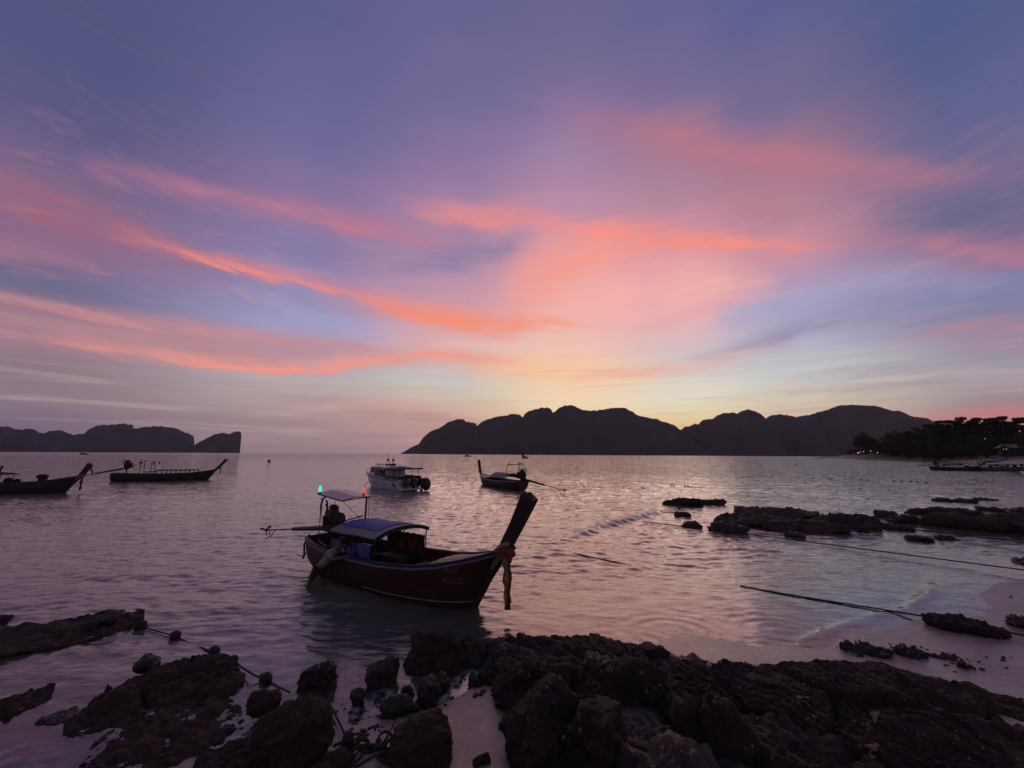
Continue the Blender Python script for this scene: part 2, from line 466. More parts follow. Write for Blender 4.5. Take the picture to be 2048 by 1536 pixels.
def pn(p, seed=0):
    p = np.asarray(p, float) + seed * 17.31
    i = np.floor(p).astype(int)
    f = p - i
    w = f * f * f * (f * (f * 6 - 15) + 10)
    i &= 255
    out = 0
    for dx in (0, 1):
        wx = w[..., 0] if dx else 1 - w[..., 0]
        for dy in (0, 1):
            wy = w[..., 1] if dy else 1 - w[..., 1]
            for dz in (0, 1):
                wz = w[..., 2] if dz else 1 - w[..., 2]
                h = _prm[_prm[_prm[i[..., 0] + dx] + i[..., 1] + dy] + i[..., 2] + dz]
                g = _g3[h]
                out = out + wx * wy * wz * (g[..., 0] * (f[..., 0] - dx) + g[..., 1] * (f[..., 1] - dy) + g[..., 2] * (f[..., 2] - dz))
    return out * 1.5


def fbm(p, oct=4, seed=0, gain=0.5):
    a, s, out = 1.0, 1.0, 0
    for k in range(oct):
        out = out + a * pn(np.asarray(p) * s, seed + k)
        a *= gain
        s *= 2.03
    return out


def sstep(a, b, x):
    t = np.clip((x - a) / (b - a), 0, 1)
    return t * t * (3 - 2 * t)


# ---- procedural surface material: colour varied by noise, bump, optional pale specks
def pm(name, col, rough=0.6, var=0.35, scale=6.0, bump=0.15, bscale=30.0, col2=None, spec=0.4, metal=0.0, specks=None, stretch=(1, 1, 1), world_space=False, bdist=0.02, rust=None):
    mt = bpy.data.materials.new(name)
    mt.use_nodes = True
    t = mt.node_tree
    b = t.nodes['Principled BSDF']
    tcn = node(t, 'ShaderNodeTexCoord')
    mpn = node(t, 'ShaderNodeMapping')
    mpn.inputs['Scale'].default_value = stretch
    if world_space:
        geo = node(t, 'ShaderNodeNewGeometry')
        t.links.new(geo.outputs['Position'], mpn.inputs[0])
    else:
        t.links.new(tcn.outputs['Object'], mpn.inputs[0])
    vec = mpn.outputs[0]
    n1 = noise(t, vec, scale, 6, 0.6)
    c2 = col2 or tuple(c * (1 - var) for c in col)
    c = mixc(t, mapr(t, n1, 0.35, 0.65), col, c2)
    n2 = noise(t, vec, bscale, 5, 0.65)
    if rust:
        c = mixc(t, mapr(t, noise(t, vec, rust[1], 5, 0.65), 0.54, 0.66, 0, 0.8), c, rust[0])
    if specks:
        vo = node(t, 'ShaderNodeTexVoronoi')
        t.links.new(vec, vo.inputs['Vector'])
        vo.inputs['Scale'].default_value = specks[1]
        sp_ = mapr(t, vo.outputs['Distance'], 0.12, 0.30, 1, 0) * mapr(t, noise(t, vec, specks[1] * 0.22, 3), 0.50, 0.62)
        c = mixc(t, sp_, c, specks[0])
    t.links.new(c, b.inputs['Base Color'])
    b.inputs['Roughness'].default_value = rough
    b.inputs['Metallic'].default_value = metal
    b.inputs['Specular IOR Level'].default_value = spec
    if bump:
        bn = node(t, 'ShaderNodeBump')
        bn.inputs['Strength'].default_value = bump
        bn.inputs['Distance'].default_value = bdist
        t.links.new(n2.s, bn.inputs['Height'])
        t.links.new(bn.outputs[0], b.inputs['Normal'])
    return mt


def emit(name, col, power):
    mt = bpy.data.materials.new(name)
    mt.use_nodes = True
    b = mt.node_tree.nodes['Principled BSDF']
    b.inputs['Base Color'].default_value = (*col, 1)
    b.inputs['Emission Color'].default_value = (*col, 1)
    b.inputs['Emission Strength'].default_value = power
    return mt


# ------------------------------------------------------------------ ground: beach, seabed and the wooded headland as one sheet
SHORE = [(-60, 1.0), (-14, 4.2), (-8, 4.9), (-4.5, 5.0), (-2.4, 5.6), (-1.0, 6.2), (0.4, 7.2), (3, 8.1), (6.0, 8.0), (9.2, 9.2), (13.8, 11.8), (21, 15.8),
         (31, 20.8), (62, 44), (100, 80), (128, 103), (150, 124), (178, 146), (215, 188), (262, 250), (292, 288), (318, 340), (330, 400), (352, 470), (420, 500), (600, 640), (1400, 1500)]


def shore_dist(x, y):
    """Signed distance to the waterline, positive on land."""
    best = np.full(x.shape, 1e9)
    sgn = np.ones(x.shape)
    for (ax, ay), (bx, by) in zip(SHORE[:-1], SHORE[1:]):
        dx, dy = bx - ax, by - ay
        L2 = dx * dx + dy * dy
        t = np.clip(((x - ax) * dx + (y - ay) * dy) / L2, 0, 1)
        px, py = x - ax - t * dx, y - ay - t * dy
        d = np.hypot(px, py)
        s = np.where(dx * (y - ay) - dy * (x - ax) > 0, -1.0, 1.0)
        up = d < best - 1e-6
        sgn = np.where(up, s, sgn)
        best = np.where(up, d, best)
    return best * sgn


def ground_z(x, y):
    d = shore_dist(x, y)
    land = np.where(d < 6, 0.045 * d, 0.27 + 0.06 * (d - 6))
    far = sstep(150, 320, y)
    land = land + far * np.minimum(0.16 * np.maximum(d - 4, 0), 14.0)
    land = np.minimum(land, 16)
    sea = np.where(d > -4, 0.055 * d, -0.22 + 0.11 * (d + 4))
    sea = np.maximum(sea, -3.5)
    z = np.where(d > 0, land, sea)
    q = np.stack([x * 0.35, y * 0.35, 0 * x], -1)
    z = z + 0.035 * fbm(q, 3, 2) * np.clip(1 + 0.02 * np.abs(d), 0, 3)
    z = z + 0.006 * pn(np.stack([x * 3.1, y * 1.2, 0 * x], -1), 4)
    return z


def polar(r0, r1, nr, na, amax, r=None):
    if r is None:
        r = r0 * (r1 / r0) ** (np.arange(nr) / (nr - 1))
    a = np.radians(np.linspace(-amax, amax, na))
    R, A = np.meshgrid(r, a, indexing='ij')
    i = np.arange(nr * na).reshape(nr, na)
    f = np.stack([i[:-1, :-1], i[:-1, 1:], i[1:, 1:], i[1:, :-1]], -1).reshape(-1, 4)
    return R * np.sin(A), R * np.cos(A), R, f


def sand_material():
    mt = bpy.data.materials.new('wet_sand')
    mt.use_nodes = True
    t = mt.node_tree
    b = t.nodes['Principled BSDF']
    geo = node(t, 'ShaderNodeNewGeometry')
    sxyz = node(t, 'ShaderNodeSeparateXYZ')
    t.links.new(geo.outputs['Position'], sxyz.inputs[0])
    z = Ex(t, sxyz.outputs[2])
    yy = Ex(t, sxyz.outputs[1])
    pos = geo.outputs['Position']
    n1 = noise(t, pos, 0.9, 6, 0.62, 0.4)
    n2 = noise(t, pos, 60, 4, 0.7)
    c = mixc(t, mapr(t, n1, 0.35, 0.65), (0.34, 0.27, 0.25), (0.22, 0.17, 0.16))
    c = mixc(t, mapr(t, n2, 0.35, 0.75, 0, 0.35), c, (0.18, 0.14, 0.13))
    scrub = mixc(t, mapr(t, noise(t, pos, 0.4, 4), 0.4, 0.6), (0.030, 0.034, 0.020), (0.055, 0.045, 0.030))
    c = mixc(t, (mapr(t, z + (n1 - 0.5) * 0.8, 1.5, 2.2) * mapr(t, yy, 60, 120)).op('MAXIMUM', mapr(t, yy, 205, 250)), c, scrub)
    t.links.new(c, b.inputs['Base Color'])
    mps = node(t, 'ShaderNodeMapping')
    mps.inputs['Rotation'].default_value = (0, 0, rad(-28))
    mps.inputs['Scale'].default_value = (0.22, 1.3, 1.0)
    t.links.new(pos, mps.inputs[0])
    n3 = noise(t, mps.outputs[0], 1.6, 6, 0.65, 0.8)
    wet = mapr(t, z + (n1 - 0.5) * 0.10 + (n3 - 0.5) * 0.55, 0.02, 0.30)
    t.links.new((wet * 0.45 + 0.13).s, b.inputs['Roughness'])
    bn = node(t, 'ShaderNodeBump')
    bn.inputs['Strength'].default_value = 0.6
    bn.inputs['Distance'].default_value = 0.02
    hh = noise(t, pos, 14, 5, 0.6) + n2 * 0.25 + n3 * 2.2
    t.links.new(hh.s, bn.inputs['Height'])
    t.links.new(bn.outputs[0], b.inputs['Normal'])
    return mt


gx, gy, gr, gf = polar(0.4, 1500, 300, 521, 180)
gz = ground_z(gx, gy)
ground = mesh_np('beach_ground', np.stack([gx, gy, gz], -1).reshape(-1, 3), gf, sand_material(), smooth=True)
tag(ground, kind='structure')

# ------------------------------------------------------------------ sea
FLOW = rad(-100)     # the way the ripples run: in to the beach
rs = np.random.RandomState(11)
WAVES = []
for k in range(84):
    lam = 0.20 * (6.0 / 0.20) ** (rs.rand() ** 1.7)
    th = FLOW + rs.normal() * (0.42 if lam < 2 else 0.30)
    WAVES.append((2 * math.pi / lam * math.cos(th), 2 * math.pi / lam * math.sin(th), rs.rand() * 6.283, lam, 0.027 * lam / 6.283 * (1.0 if lam < 0.9 else (0.55 if lam < 1.6 else 0.22))))


def wave_z(x, y, r, depth):
    step = np.maximum(r * 0.0040, 0.016)
    wx = x + 0.35 * pn(np.stack([x * 0.5, y * 0.5, 0 * x], -1), 21)
    wy = y + 0.35 * pn(np.stack([x * 0.5, y * 0.5, 0 * x], -1), 22)
    z = np.zeros(x.shape)
    for kx, ky, ph, lam, a in WAVES:
        s = np.sin(kx * wx + ky * wy + ph)
        z += a * np.clip(lam / (2.4 * step) - 1, 0, 1) * (s + 0.35 * (s * s - 0.5))
    gust = 0.85 + 0.5 * pn(np.stack([x * 0.12, y * 0.12, 0 * x], -1), 30)
    z *= gust
    z *= 0.10 + 0.90 * sstep(0.01, 0.40, depth)
    return z


def ridge(x, y, pts, width, height):
    """A small curling wave crest along a polyline."""
    z = np.zeros(x.shape)
    for (ax, ay, ha), (bx, by, hb) in zip(pts[:-1], pts[1:]):
        dx, dy = bx - ax, by - ay
        L = math.hypot(dx, dy)
        t = np.clip(((x - ax) * dx + (y - ay) * dy) / (L * L), 0, 1)
        px, py = x - ax - t * dx, y - ay - t * dy
        s = (-px * dy + py * dx) / L
        d = np.hypot(px, py)
        w = np.where(s > 0, width * 1.9, width)
        z = np.maximum(z, (ha + (hb - ha) * t) * height * np.exp(-(d / w) ** 2))
    return z


RINGS = np.concatenate([3.4 * (75 / 3.4) ** (np.arange(760) / 759.0), 75 * (6200 / 75) ** (np.arange(1, 71) / 70.0)])
sx_, sy_, sr_, sf_ = polar(3.4, 6200, len(RINGS), 760, 72, RINGS)
seabed = ground_z(sx_, sy_)
depth0 = np.maximum(-seabed, 0)
sz_ = wave_z(sx_, sy_, sr_, depth0)
crest = [(*at(u, v).xy, h) for u, v, h in ((1128, 1080, 0.35), (1160, 1070, 0.7), (1215, 1052, 0.9), (1255, 1043, 1.0), (1300, 1030, 1.3), (1325, 1026, 0.6), (1360, 1024, 0.2))]
c_n = 1 + 0.35 * fbm(np.stack([sx_ * 0.7, sy_ * 0.7, 0 * sx_], -1), 3, 41)
rz_ = ridge(sx_, sy_, crest, 0.28, 0.19) * np.clip(c_n, 0.3, 2)
near_swash = [(*at(u, v).xy, h) for u, v, h in ((1876, 1160, 0.3), (1860, 1180, 0.9), (1835, 1200, 0.9), (1815, 1218, 0.6), (1740, 1232, 0.4), (1650, 1262, 0.6), (1600, 1284, 0.3))]
rz2_ = ridge(sx_, sy_, near_swash, 0.10, 0.04) * np.clip(c_n, 0.3, 2)
arcs = np.zeros(sx_.shape)
for (u, v, amp) in ((1345, 1262, 1.0), (1560, 1262, 0.7), (1250, 1290, 0.4)):
    c0 = at(u, v)
    rr = np.hypot(sx_ - c0.x, (sy_ - c0.y) * 1.25)
    arcs += amp * 0.004 * np.sin(rr * 17.0) * np.exp(-((rr - 0.75) / 0.5) ** 2)
sz_ = sz_ + rz_ + rz2_ + arcs
foam_n = fbm(np.stack([sx_ * 7, sy_ * 7, 0 * sx_], -1), 4, 51)
foam = sstep(0.05, 0.16, rz_) * sstep(-0.20, 0.30, foam_n) * 0.75 + sstep(0.015, 0.045, rz2_) * sstep(-0.1, 0.4, foam_n) * 0.22
edge = np.exp(-((-seabed - 0.012) / 0.010) ** 2) * sstep(0.1, 0.5, foam_n + 0.2) * (sr_ < 40)
edge2 = np.exp(-((-seabed - 0.055 - 0.02 * foam_n) / 0.006) ** 2) * sstep(-0.1, 0.3, foam_n) * (sr_ < 40)
foam = np.clip(foam + 0.35 * edge + 0.22 * edge2, 0, 1)
depth = np.maximum(sz_ - seabed, 0)


def water_material():
    mt = bpy.data.materials.new('sea_water')
    mt.use_nodes = True
    t = mt.node_tree
    t.nodes.clear()
    geo = node(t, 'ShaderNodeNewGeometry')
    pos = geo.outputs['Position']
    cam_ = node(t, 'ShaderNodeVectorMath', operation='LENGTH')
    t.links.new(pos, cam_.inputs[0])
    dist = Ex(t, cam_.outputs['Value'])
    mp1 = node(t, 'ShaderNodeMapping')
    mp1.inputs['Rotation'].default_value = (0, 0, rad(10))
    mp1.inputs['Scale'].default_value = (0.42, 1.0, 1.0)
    t.links.new(pos, mp1.inputs[0])
    dp = node(t, 'ShaderNodeAttribute', attribute_name='depth')
    dep = Ex(t, dp.outputs['Fac'])
    h1 = noise(t, mp1.outputs[0], 7.0, 4, 0.6, 0.3)
    calm = mapr(t, dep, 0.005, 0.25, 0.25, 1.0)
    b1 = node(t, 'ShaderNodeBump')
    b1.inputs['Distance'].default_value = 0.030
    t.links.new(h1.s, b1.inputs['Height'])
    t.links.new((calm * 0.65).s, b1.inputs['Strength'])
    # ripples too small for the mesh tilt the surface normal; they keep their slope however far away they lie
    def tilt(scale, det, amp):
        n_ = node(t, 'ShaderNodeTexNoise')
        t.links.new(mp1.outputs[0], n_.inputs['Vector'])
        n_.inputs['Scale'].default_value = scale
        n_.inputs['Detail'].default_value = det
        n_.inputs['Roughness'].default_value = 0.55
        s_ = node(t, 'ShaderNodeVectorMath', operation='SUBTRACT')
        t.links.new(n_.outputs['Color'], s_.inputs[0])
        s_.inputs[1].default_value = (0.5, 0.5, 0.5)
        m_ = node(t, 'ShaderNodeVectorMath', operation='MULTIPLY')
        t.links.new(s_.outputs[0], m_.inputs[0])
        m_.inputs[1].default_value = (0.55, 1.0, 0.0)
        k_ = node(t, 'ShaderNodeVectorMath', operation='SCALE')
        t.links.new(m_.outputs[0], k_.inputs[0])
        t.links.new(amp.s, k_.inputs['Scale'])
        return k_.outputs[0]
    t1 = tilt(1.5, 3, mapr(t, dist, 18, 400, 0.1, 1.9) * calm)
    t2 = tilt(6.0, 3, mapr(t, dist, 6, 60, 0.42, 0.95) * calm)
    ad1 = node(t, 'ShaderNodeVectorMath', operation='ADD')
    ad2 = node(t, 'ShaderNodeVectorMath', operation='ADD')
    nz_ = node(t, 'ShaderNodeVectorMath', operation='NORMALIZE')
    t.links.new(b1.outputs[0], ad1.inputs[0])
    t.links.new(t1, ad1.inputs[1])
    t.links.new(ad1.outputs[0], ad2.inputs[0])
    t.links.new(t2, ad2.inputs[1])
    t.links.new(ad2.outputs[0], nz_.inputs[0])
    nrm = nz_.outputs[0]
    gl = node(t, 'ShaderNodeBsdfGlossy')
    gl.inputs['Color'].default_value = (1, 1, 1, 1)
    t.links.new(mapr(t, dist, 8, 900, 0.05, 0.12).s, gl.inputs['Roughness'])
    t.links.new(nrm, gl.inputs['Normal'])
    tr_ = node(t, 'ShaderNodeBsdfTransparent')
    tr_.inputs['Color'].default_value = (0.80, 0.88, 0.87, 1)
    df = node(t, 'ShaderNodeBsdfDiffuse')
    df.inputs['Color'].default_value = (0.190, 0.185, 0.176, 1)
    murk = node(t, 'ShaderNodeMixShader')
    t.links.new(((dep * -3.0).op('EXPONENT') * -1.0 + 1.0).s, murk.inputs[0])
    t.links.new(tr_.outputs[0], murk.inputs[1])
    t.links.new(df.outputs[0], murk.inputs[2])
    fr = node(t, 'ShaderNodeFresnel')
    fr.inputs['IOR'].default_value = 1.72
    t.links.new(nrm, fr.inputs['Normal'])
    mx = node(t, 'ShaderNodeMixShader')
    t.links.new(fr.outputs[0], mx.inputs[0])
    t.links.new(murk.outputs[0], mx.inputs[1])
    t.links.new(gl.outputs[0], mx.inputs[2])
    fo = node(t, 'ShaderNodeAttribute', attribute_name='foam')
    fd = node(t, 'ShaderNodeBsdfDiffuse')
    fd.inputs['Color'].default_value = (0.72, 0.72, 0.74, 1)
    mf = node(t, 'ShaderNodeMixShader')
    t.links.new(fo.outputs['Fac'], mf.inputs[0])
    t.links.new(mx.outputs[0], mf.inputs[1])
    t.links.new(fd.outputs[0], mf.inputs[2])
    out = node(t, 'ShaderNodeOutputMaterial')
    t.links.new(mf.outputs[0], out.inputs['Surface'])
    return mt


keep = (seabed < 0.25).ravel()
fk = keep[sf_].any(1)
sea = mesh_np('sea_water', np.stack([sx_, sy_, sz_], -1).reshape(-1, 3), sf_[fk], water_material(), smooth=True,
              attrs={'depth': depth, 'foam': foam})
tag(sea, kind='structure')

# ------------------------------------------------------------------ islands across the bay (azimuth, elevation of the crest in degrees)
RIDGE_A = [(-60.94, 1.98), (-58.74, 1.84), (-56.78, 2.43), (-54.16, 1.87), (-51.86, 2.12), (-51.46, 2.18), (-51.02, 1.97), (-50.59, 1.86), (-50.36, 2.03), (-49.88, 2.03), (-49.62, 1.73), (-49.25, 1.61), (-48.93, 1.87), (-48.20, 1.94), (-47.80, 1.75), (-47.40, 1.59), (-46.65, 1.76), (-46.41, 2.20), (-46.04, 2.46), (-45.55, 2.60), (-44.93, 2.69), (-44.10, 2.87), (-43.85, 2.81), (-43.69, 2.70), (-43.61, 2.88), (-43.37, 2.79), (-43.24, 2.33), (-42.72, 2.48), (-41.71, 2.68), (-40.76, 2.69), (-39.89, 2.57), (-39.09, 2.16), (-38.70, 2.03), (-38.29, 1.80), (-38.13, 0.83), (-38.01, -0.00)]
RIDGE_B = [(-38.01, -0.00), (-38.06, 0.87), (-37.21, 1.46), (-36.34, 2.06), (-35.67, 2.25), (-35.10, 2.07), (-34.57, 2.37), (-34.15, 2.47), (-33.90, 2.31), (-33.82, 1.80), (-33.89, 1.28), (-33.83, 0.03)]
RIDGE_C = [(-13.89, -0.06), (-13.86, 0.47), (-13.31, 0.97), (-12.59, 1.34), (-12.43, 1.31), (-12.12, 1.90), (-11.89, 2.49), (-11.25, 3.09), (-9.93, 3.62), (-8.93, 4.37), (-7.75, 4.77), (-6.89, 4.79), (-6.62, 4.41), (-6.10, 4.45), (-5.15, 4.26), (-4.97, 3.81), (-4.46, 4.34), (-3.77, 4.74), (-2.73, 5.05), (-1.68, 5.33), (-0.81, 5.41), (0.06, 5.62), (1.20, 5.51), (1.52, 5.21), (2.17, 5.91), (3.22, 6.29), (4.09, 6.50), (5.05, 6.55), (5.57, 6.34), (5.91, 5.76), (6.70, 6.41), (7.57, 6.79), (8.44, 6.83), (9.12, 6.65), (9.96, 6.21), (11.49, 6.01), (13.17, 6.19), (14.34, 6.38), (15.65, 6.35), (16.44, 6.00), (17.53, 5.22), (17.59, 5.19), (18.84, 4.90), (19.92, 4.71), (20.82, 4.29), (21.78, 3.90), (21.99, 3.58), (22.71, 3.16), (23.38, 2.05), (24.17, 0.95), (24.67, -0.14)]
RIDGE_D = [(21.00, -0.48), (21.86, 1.42), (22.86, 3.19), (23.32, 3.55), (23.92, 3.70), (24.52, 4.00), (24.95, 3.91), (25.56, 4.44), (26.55, 4.49), (27.29, 5.00), (27.86, 5.21), (28.95, 5.24), (29.41, 5.11), (29.90, 5.39), (30.57, 5.54), (31.33, 5.35), (31.93, 4.95), (32.39, 4.39), (32.89, 3.08), (33.37, 1.63), (33.81, -0.07)]
RIDGE_E = [(30.24, 1.67), (31.70, 3.71), (32.38, 4.36), (33.04, 4.75), (33.90, 4.78), (34.73, 4.63), (35.53, 4.42), (36.36, 4.59), (35.82, 4.53), (36.75, 4.61), (37.68, 4.90), (38.49, 5.10), (39.29, 5.44), (40.24, 5.51), (41.32, 5.39), (42.37, 5.24), (43.03, 4.99), (43.65, 4.60), (44.15, 4.59), (44.68, 4.31), (44.89, 4.02), (45.49, 3.82), (46.09, 3.73), (46.47, 3.38), (47.05, 3.03), (48.39, 2.35), (49.67, 1.80), (53.16, 0.77)]

M_ISLE = pm('island_rock_and_forest', (0.058, 0.060, 0.060), 0.95, scale=0.012, stretch=(1, 1, 0.6), col2=(0.085, 0.084, 0.088), bump=0.4, bscale=0.05, spec=0.1)


def island(name, prof, D, thick, mat, fuzz=1.0, seed=0, bearing=0.0):
    az = np.radians([p[0] - bearing for p in prof])
    el = np.radians([p[1] for p in prof])
    xs = D * np.tan(az)
    hs = CAM_H + np.tan(el) * D / np.cos(az)
    # keep folds of a traced outline in order along the ridge
    xs = np.maximum.accumulate(xs + np.arange(len(xs)) * 0.01)
    n = max(160, int((xs[-1] - xs[0]) / 4))
    x = np.linspace(xs[0], xs[-1], n)
    h = np.interp(x, xs, hs)
    q = np.stack([x / 14.0, 0 * x + seed, 0 * x], -1)
    h = h + fuzz * (2.2 * pn(q, seed) + 1.6 * pn(q * 2.7, seed + 1)) * sstep(2, 30, h)
    h = np.maximum(h, -3)
    ts = np.array([0, 0.03, 0.06, 0.10, 0.15, 0.20, 0.26, 0.33, 0.40, 0.5, 0.62, 0.75, 0.88, 1.0])
    fz = np.interp(ts, [0, 0.04, 0.12, 0.22, 0.33, 0.40, 0.6, 0.8, 1], [0, 0.34, 0.66, 0.86, 0.97, 1.0, 0.8, 0.45, 0])
    X, T = np.meshgrid(x, ts)
    H, FZ = np.meshgrid(h, fz)
    nz = fbm(np.stack([X / 90.0, T * 3.0, 0 * X + seed], -1), 5, seed + 3)
    rough = np.clip(FZ * (1 - FZ) * 4, 0, 1)
    Zv = (H + 3) * np.clip(FZ + 0.16 * nz * rough, 0, 1) - 3
    Yv = D + (T - 0.40) * thick + 40 * nz * (T < 0.40) * (T > 0) * rough + thick * 0.06 * np.sin(X / 300.0 + seed) * (1 - FZ)
    Xv = X
    i = np.arange(X.size).reshape(X.shape)
    f = np.stack([i[:-1, :-1], i[:-1, 1:], i[1:, 1:], i[1:, :-1]], -1).reshape(-1, 4)
    o = mesh_np(name, np.stack([Xv, Yv, Zv], -1).reshape(-1, 3), f, mat, smooth=True)
    o.rotation_euler = (0, 0, -rad(bearing))
    return tag(o, kind='structure')


island('island', RIDGE_C, 2400, 480, M_ISLE, 2.0, 1, 2.0)
island('island', RIDGE_D, 2650, 420, M_ISLE, 2.0, 2, 26.0)
island('island', RIDGE_E, 3000, 520, M_ISLE, 2.0, 3, 40.0)
island('island', RIDGE_A, 3600, 380, M_ISLE, 2.2, 4, -42.0)
island('island', RIDGE_B, 3550, 160, M_ISLE, 2.0, 5, -36.0)

# ------------------------------------------------------------------ evening haze over the bay
hb = MB()
hb.box((0, 2550, 246), (14000, 8100, 500))
M_HAZE = bpy.data.materials.new('haze')
M_HAZE.use_nodes = True
ht = M_HAZE.node_tree
ht.nodes.clear()
pv = node(ht, 'ShaderNodeVolumePrincipled')
pv.inputs['Color'].default_value = (0.84, 0.86, 0.98, 1)
pv.inputs['Density'].default_value = 0.00003
pv.inputs['Anisotropy'].default_value = 0.3
ho = node(ht, 'ShaderNodeOutputMaterial')
ht.links.new(pv.outputs[0], ho.inputs['Volume'])
haze = hb.build('haze', M_HAZE)
tag(haze, kind='stuff')
# ------------------------------------------------------------------ boat materials
M_RED = pm('oiled_red_wood', (0.050, 0.018, 0.012), 0.55, scale=3, stretch=(0.3, 3, 3), bump=0.25, bscale=12, col2=(0.026, 0.012, 0.010), spec=0.35)
M_PROW = pm('dark_prow_timber', (0.034, 0.020, 0.017), 0.6, scale=3, bump=0.3, bscale=14)
M_DARKHULL = pm('tarred_wood', (0.035, 0.026, 0.024), 0.5, scale=3, stretch=(0.3, 3, 3), bump=0.25, bscale=12)
M_HULLBLUE = pm('weathered_blue_grey_hull', (0.060, 0.062, 0.075), 0.55, scale=2, stretch=(0.3, 2, 2))
M_PLANK = pm('pale_deck_wood', (0.30, 0.23, 0.185), 0.55, scale=4, stretch=(0.3, 4, 4), bump=0.3, bscale=14)
M_INNER = pm('inner_hull_paint', (0.10, 0.115, 0.105), 0.6, scale=4)
M_BLUE = pm('blue_paint', (0.022, 0.032, 0.11), 0.45, scale=5, var=0.4)
M_PALEBLUE = pm('pale_blue_paint', (0.20, 0.21, 0.27), 0.5, scale=5, var=0.3)
M_ANTIFOUL = pm('grey_bottom_paint', (0.10, 0.095, 0.095), 0.7, scale=4)
M_WHITE = pm('white_gelcoat', (0.64, 0.65, 0.71), 0.3, var=0.15, scale=2, bump=0.02)
M_LINE = pm('white_line_paint', (0.22, 0.21, 0.20), 0.6, var=0.4)
M_IRON = pm('oily_black_iron', (0.018, 0.017, 0.017), 0.4, scale=9, var=0.5, bump=0.3)
M_STEEL = pm('galvanised_tube', (0.16, 0.155, 0.15), 0.4, metal=0.6, var=0.3)
M_DARKTUBE = pm('painted_dark_tube', (0.035, 0.033, 0.034), 0.5)
M_CANVAS = pm('blue_canvas', (0.040, 0.068, 0.36), 0.7, scale=5, var=0.25, bump=0.2, bscale=25)
M_CANVASB = pm('grey_canvas_border', (0.20, 0.195, 0.215), 0.75, scale=5, var=0.2, bump=0.2)
M_NAVY = pm('navy_canvas_valance', (0.012, 0.018, 0.055), 0.7)
M_TARP = pm('blue_plastic_sheet', (0.030, 0.050, 0.26), 0.35, scale=7, var=0.35, bump=0.4, bscale=9)
M_SOLAR = pm('solar_roof_sheet', (0.30, 0.26, 0.36), 0.3, scale=3, var=0.2, bump=0.05)
M_ORANGE = pm('orange_life_vest', (0.20, 0.06, 0.03), 0.8, scale=9, var=0.4)
M_BROWN = pm('brown_screen_cloth', (0.085, 0.042, 0.030), 0.9, scale=5, var=0.5, col2=(0.030, 0.028, 0.028))
M_GLASS = pm('dark_boat_glass', (0.012, 0.013, 0.016), 0.06, var=0.1, bump=0.0, spec=0.6)
M_RIBR = pm('red_ribbon', (0.20, 0.045, 0.03), 0.8, scale=12)
M_RIBW = pm('white_ribbon', (0.26, 0.235, 0.24), 0.8, scale=12)
M_RIBG = pm('green_ribbon', (0.16, 0.23, 0.075), 0.8, scale=12)
M_RIBY = pm('yellow_flower_string', (0.34, 0.22, 0.05), 0.8, scale=20, col2=(0.22, 0.07, 0.03))
M_RIBB = pm('black_ribbon', (0.025, 0.024, 0.026), 0.8)
M_CLOTHW = pm('grey_white_cloth', (0.42, 0.40, 0.42), 0.85, scale=6)
M_TEXT = pm('sign_white', (0.17, 0.16, 0.16), 0.7, var=0.5, bump=0, scale=14)
M_NAVYTEXT = pm('sign_navy', (0.03, 0.035, 0.09), 0.5, var=0.1, bump=0)
M_ROPE = pm('dark_rope', (0.045, 0.036, 0.036), 0.9, scale=40, bump=0.5, bscale=90)
E_GREEN = emit('green_lamp', (0.04, 1.0, 0.36), 1.2)
E_RED = emit('red_lamp', (1.0, 0.07, 0.05), 0.9)
E_WARM = emit('warm_lamp', (1.0, 0.83, 0.62), 2.2)


def beam_u(u):
    return float(np.interp(u, [0, .05, .12, .25, .4, .55, .7, .8, .88, .94, .98, 1.0],
                           [.50, .62, .74, .87, .90, .90, .80, .64, .43, .25, .12, .06]))


def sheer_u(u):
    return float(np.interp(u, [0, .08, .2, .4, .55, .7, .8, .88, .94, 1.0],
                           [.98, .93, .87, .83, .84, .90, 1.00, 1.13, 1.24, 1.38]))


class Hull:
    def __init__(self, L=7.7, B=0.9, H=1.0, ro=0.8):
        self.L, self.B, self.H, self.ro = L, B, H, ro

    def keel(self, s):
        foot = self.L - self.ro
        k = -0.38 * self.H
        if s > foot - 0.55:
            return float(np.interp(s, [foot - 0.55, foot - 0.2, foot, self.L], [k, -0.26 * self.H, 0.0, sheer_u(1) * self.H - 0.02]))
        return float(np.interp(s, [0, 0.5, 1.6], [0.02, -0.15, k]))

    def sec(self, s, w):
        """Half section: w = 0 keel .. 1 gunwale."""
        u = min(1, max(0, s / self.L))
        b, g, k = beam_u(u) / 0.9 * self.B, sheer_u(u) * self.H, self.keel(s)
        sharp = sstep(0.75, 1.0, u)
        y = b * (math.sin(w * math.pi / 2) ** (0.62 + 0.5 * float(sharp)))
        return y, k + (g - k) * w ** (1.45 - 0.3 * float(sharp))

    def y_at(self, s, z):
        lo, hi = 0.0, 1.0
        for _ in range(24):
            m_ = (lo + hi) / 2
            if self.sec(s, m_)[1] < z:
                lo = m_
            else:
                hi = m_
        return self.sec(s, lo)[0]

    def stations(self, n=46):
        return [self.L * (i / n) ** 0.92 for i in range(n + 1)]

    def shell(self, off=0.0, w0=0.0, nw=11, s0=0.0, s1=None):
        s1 = s1 or self.L
        rows = []
        for s in self.stations():
            if s < s0 - 1e-6 or s > s1 + 1e-6:
                continue
            half = []
            for j in range(nw):
                w = w0 + (1 - w0) * j / (nw - 1)
                y, z = self.sec(s, w)
                half.append((max(0.004, y + off), z))
            rows.append([Vector((s, -y, z)) for y, z in reversed(half)] + [Vector((s, y, z)) for y, z in half[(0 if w0 > 0 else 1):]])
        return rows


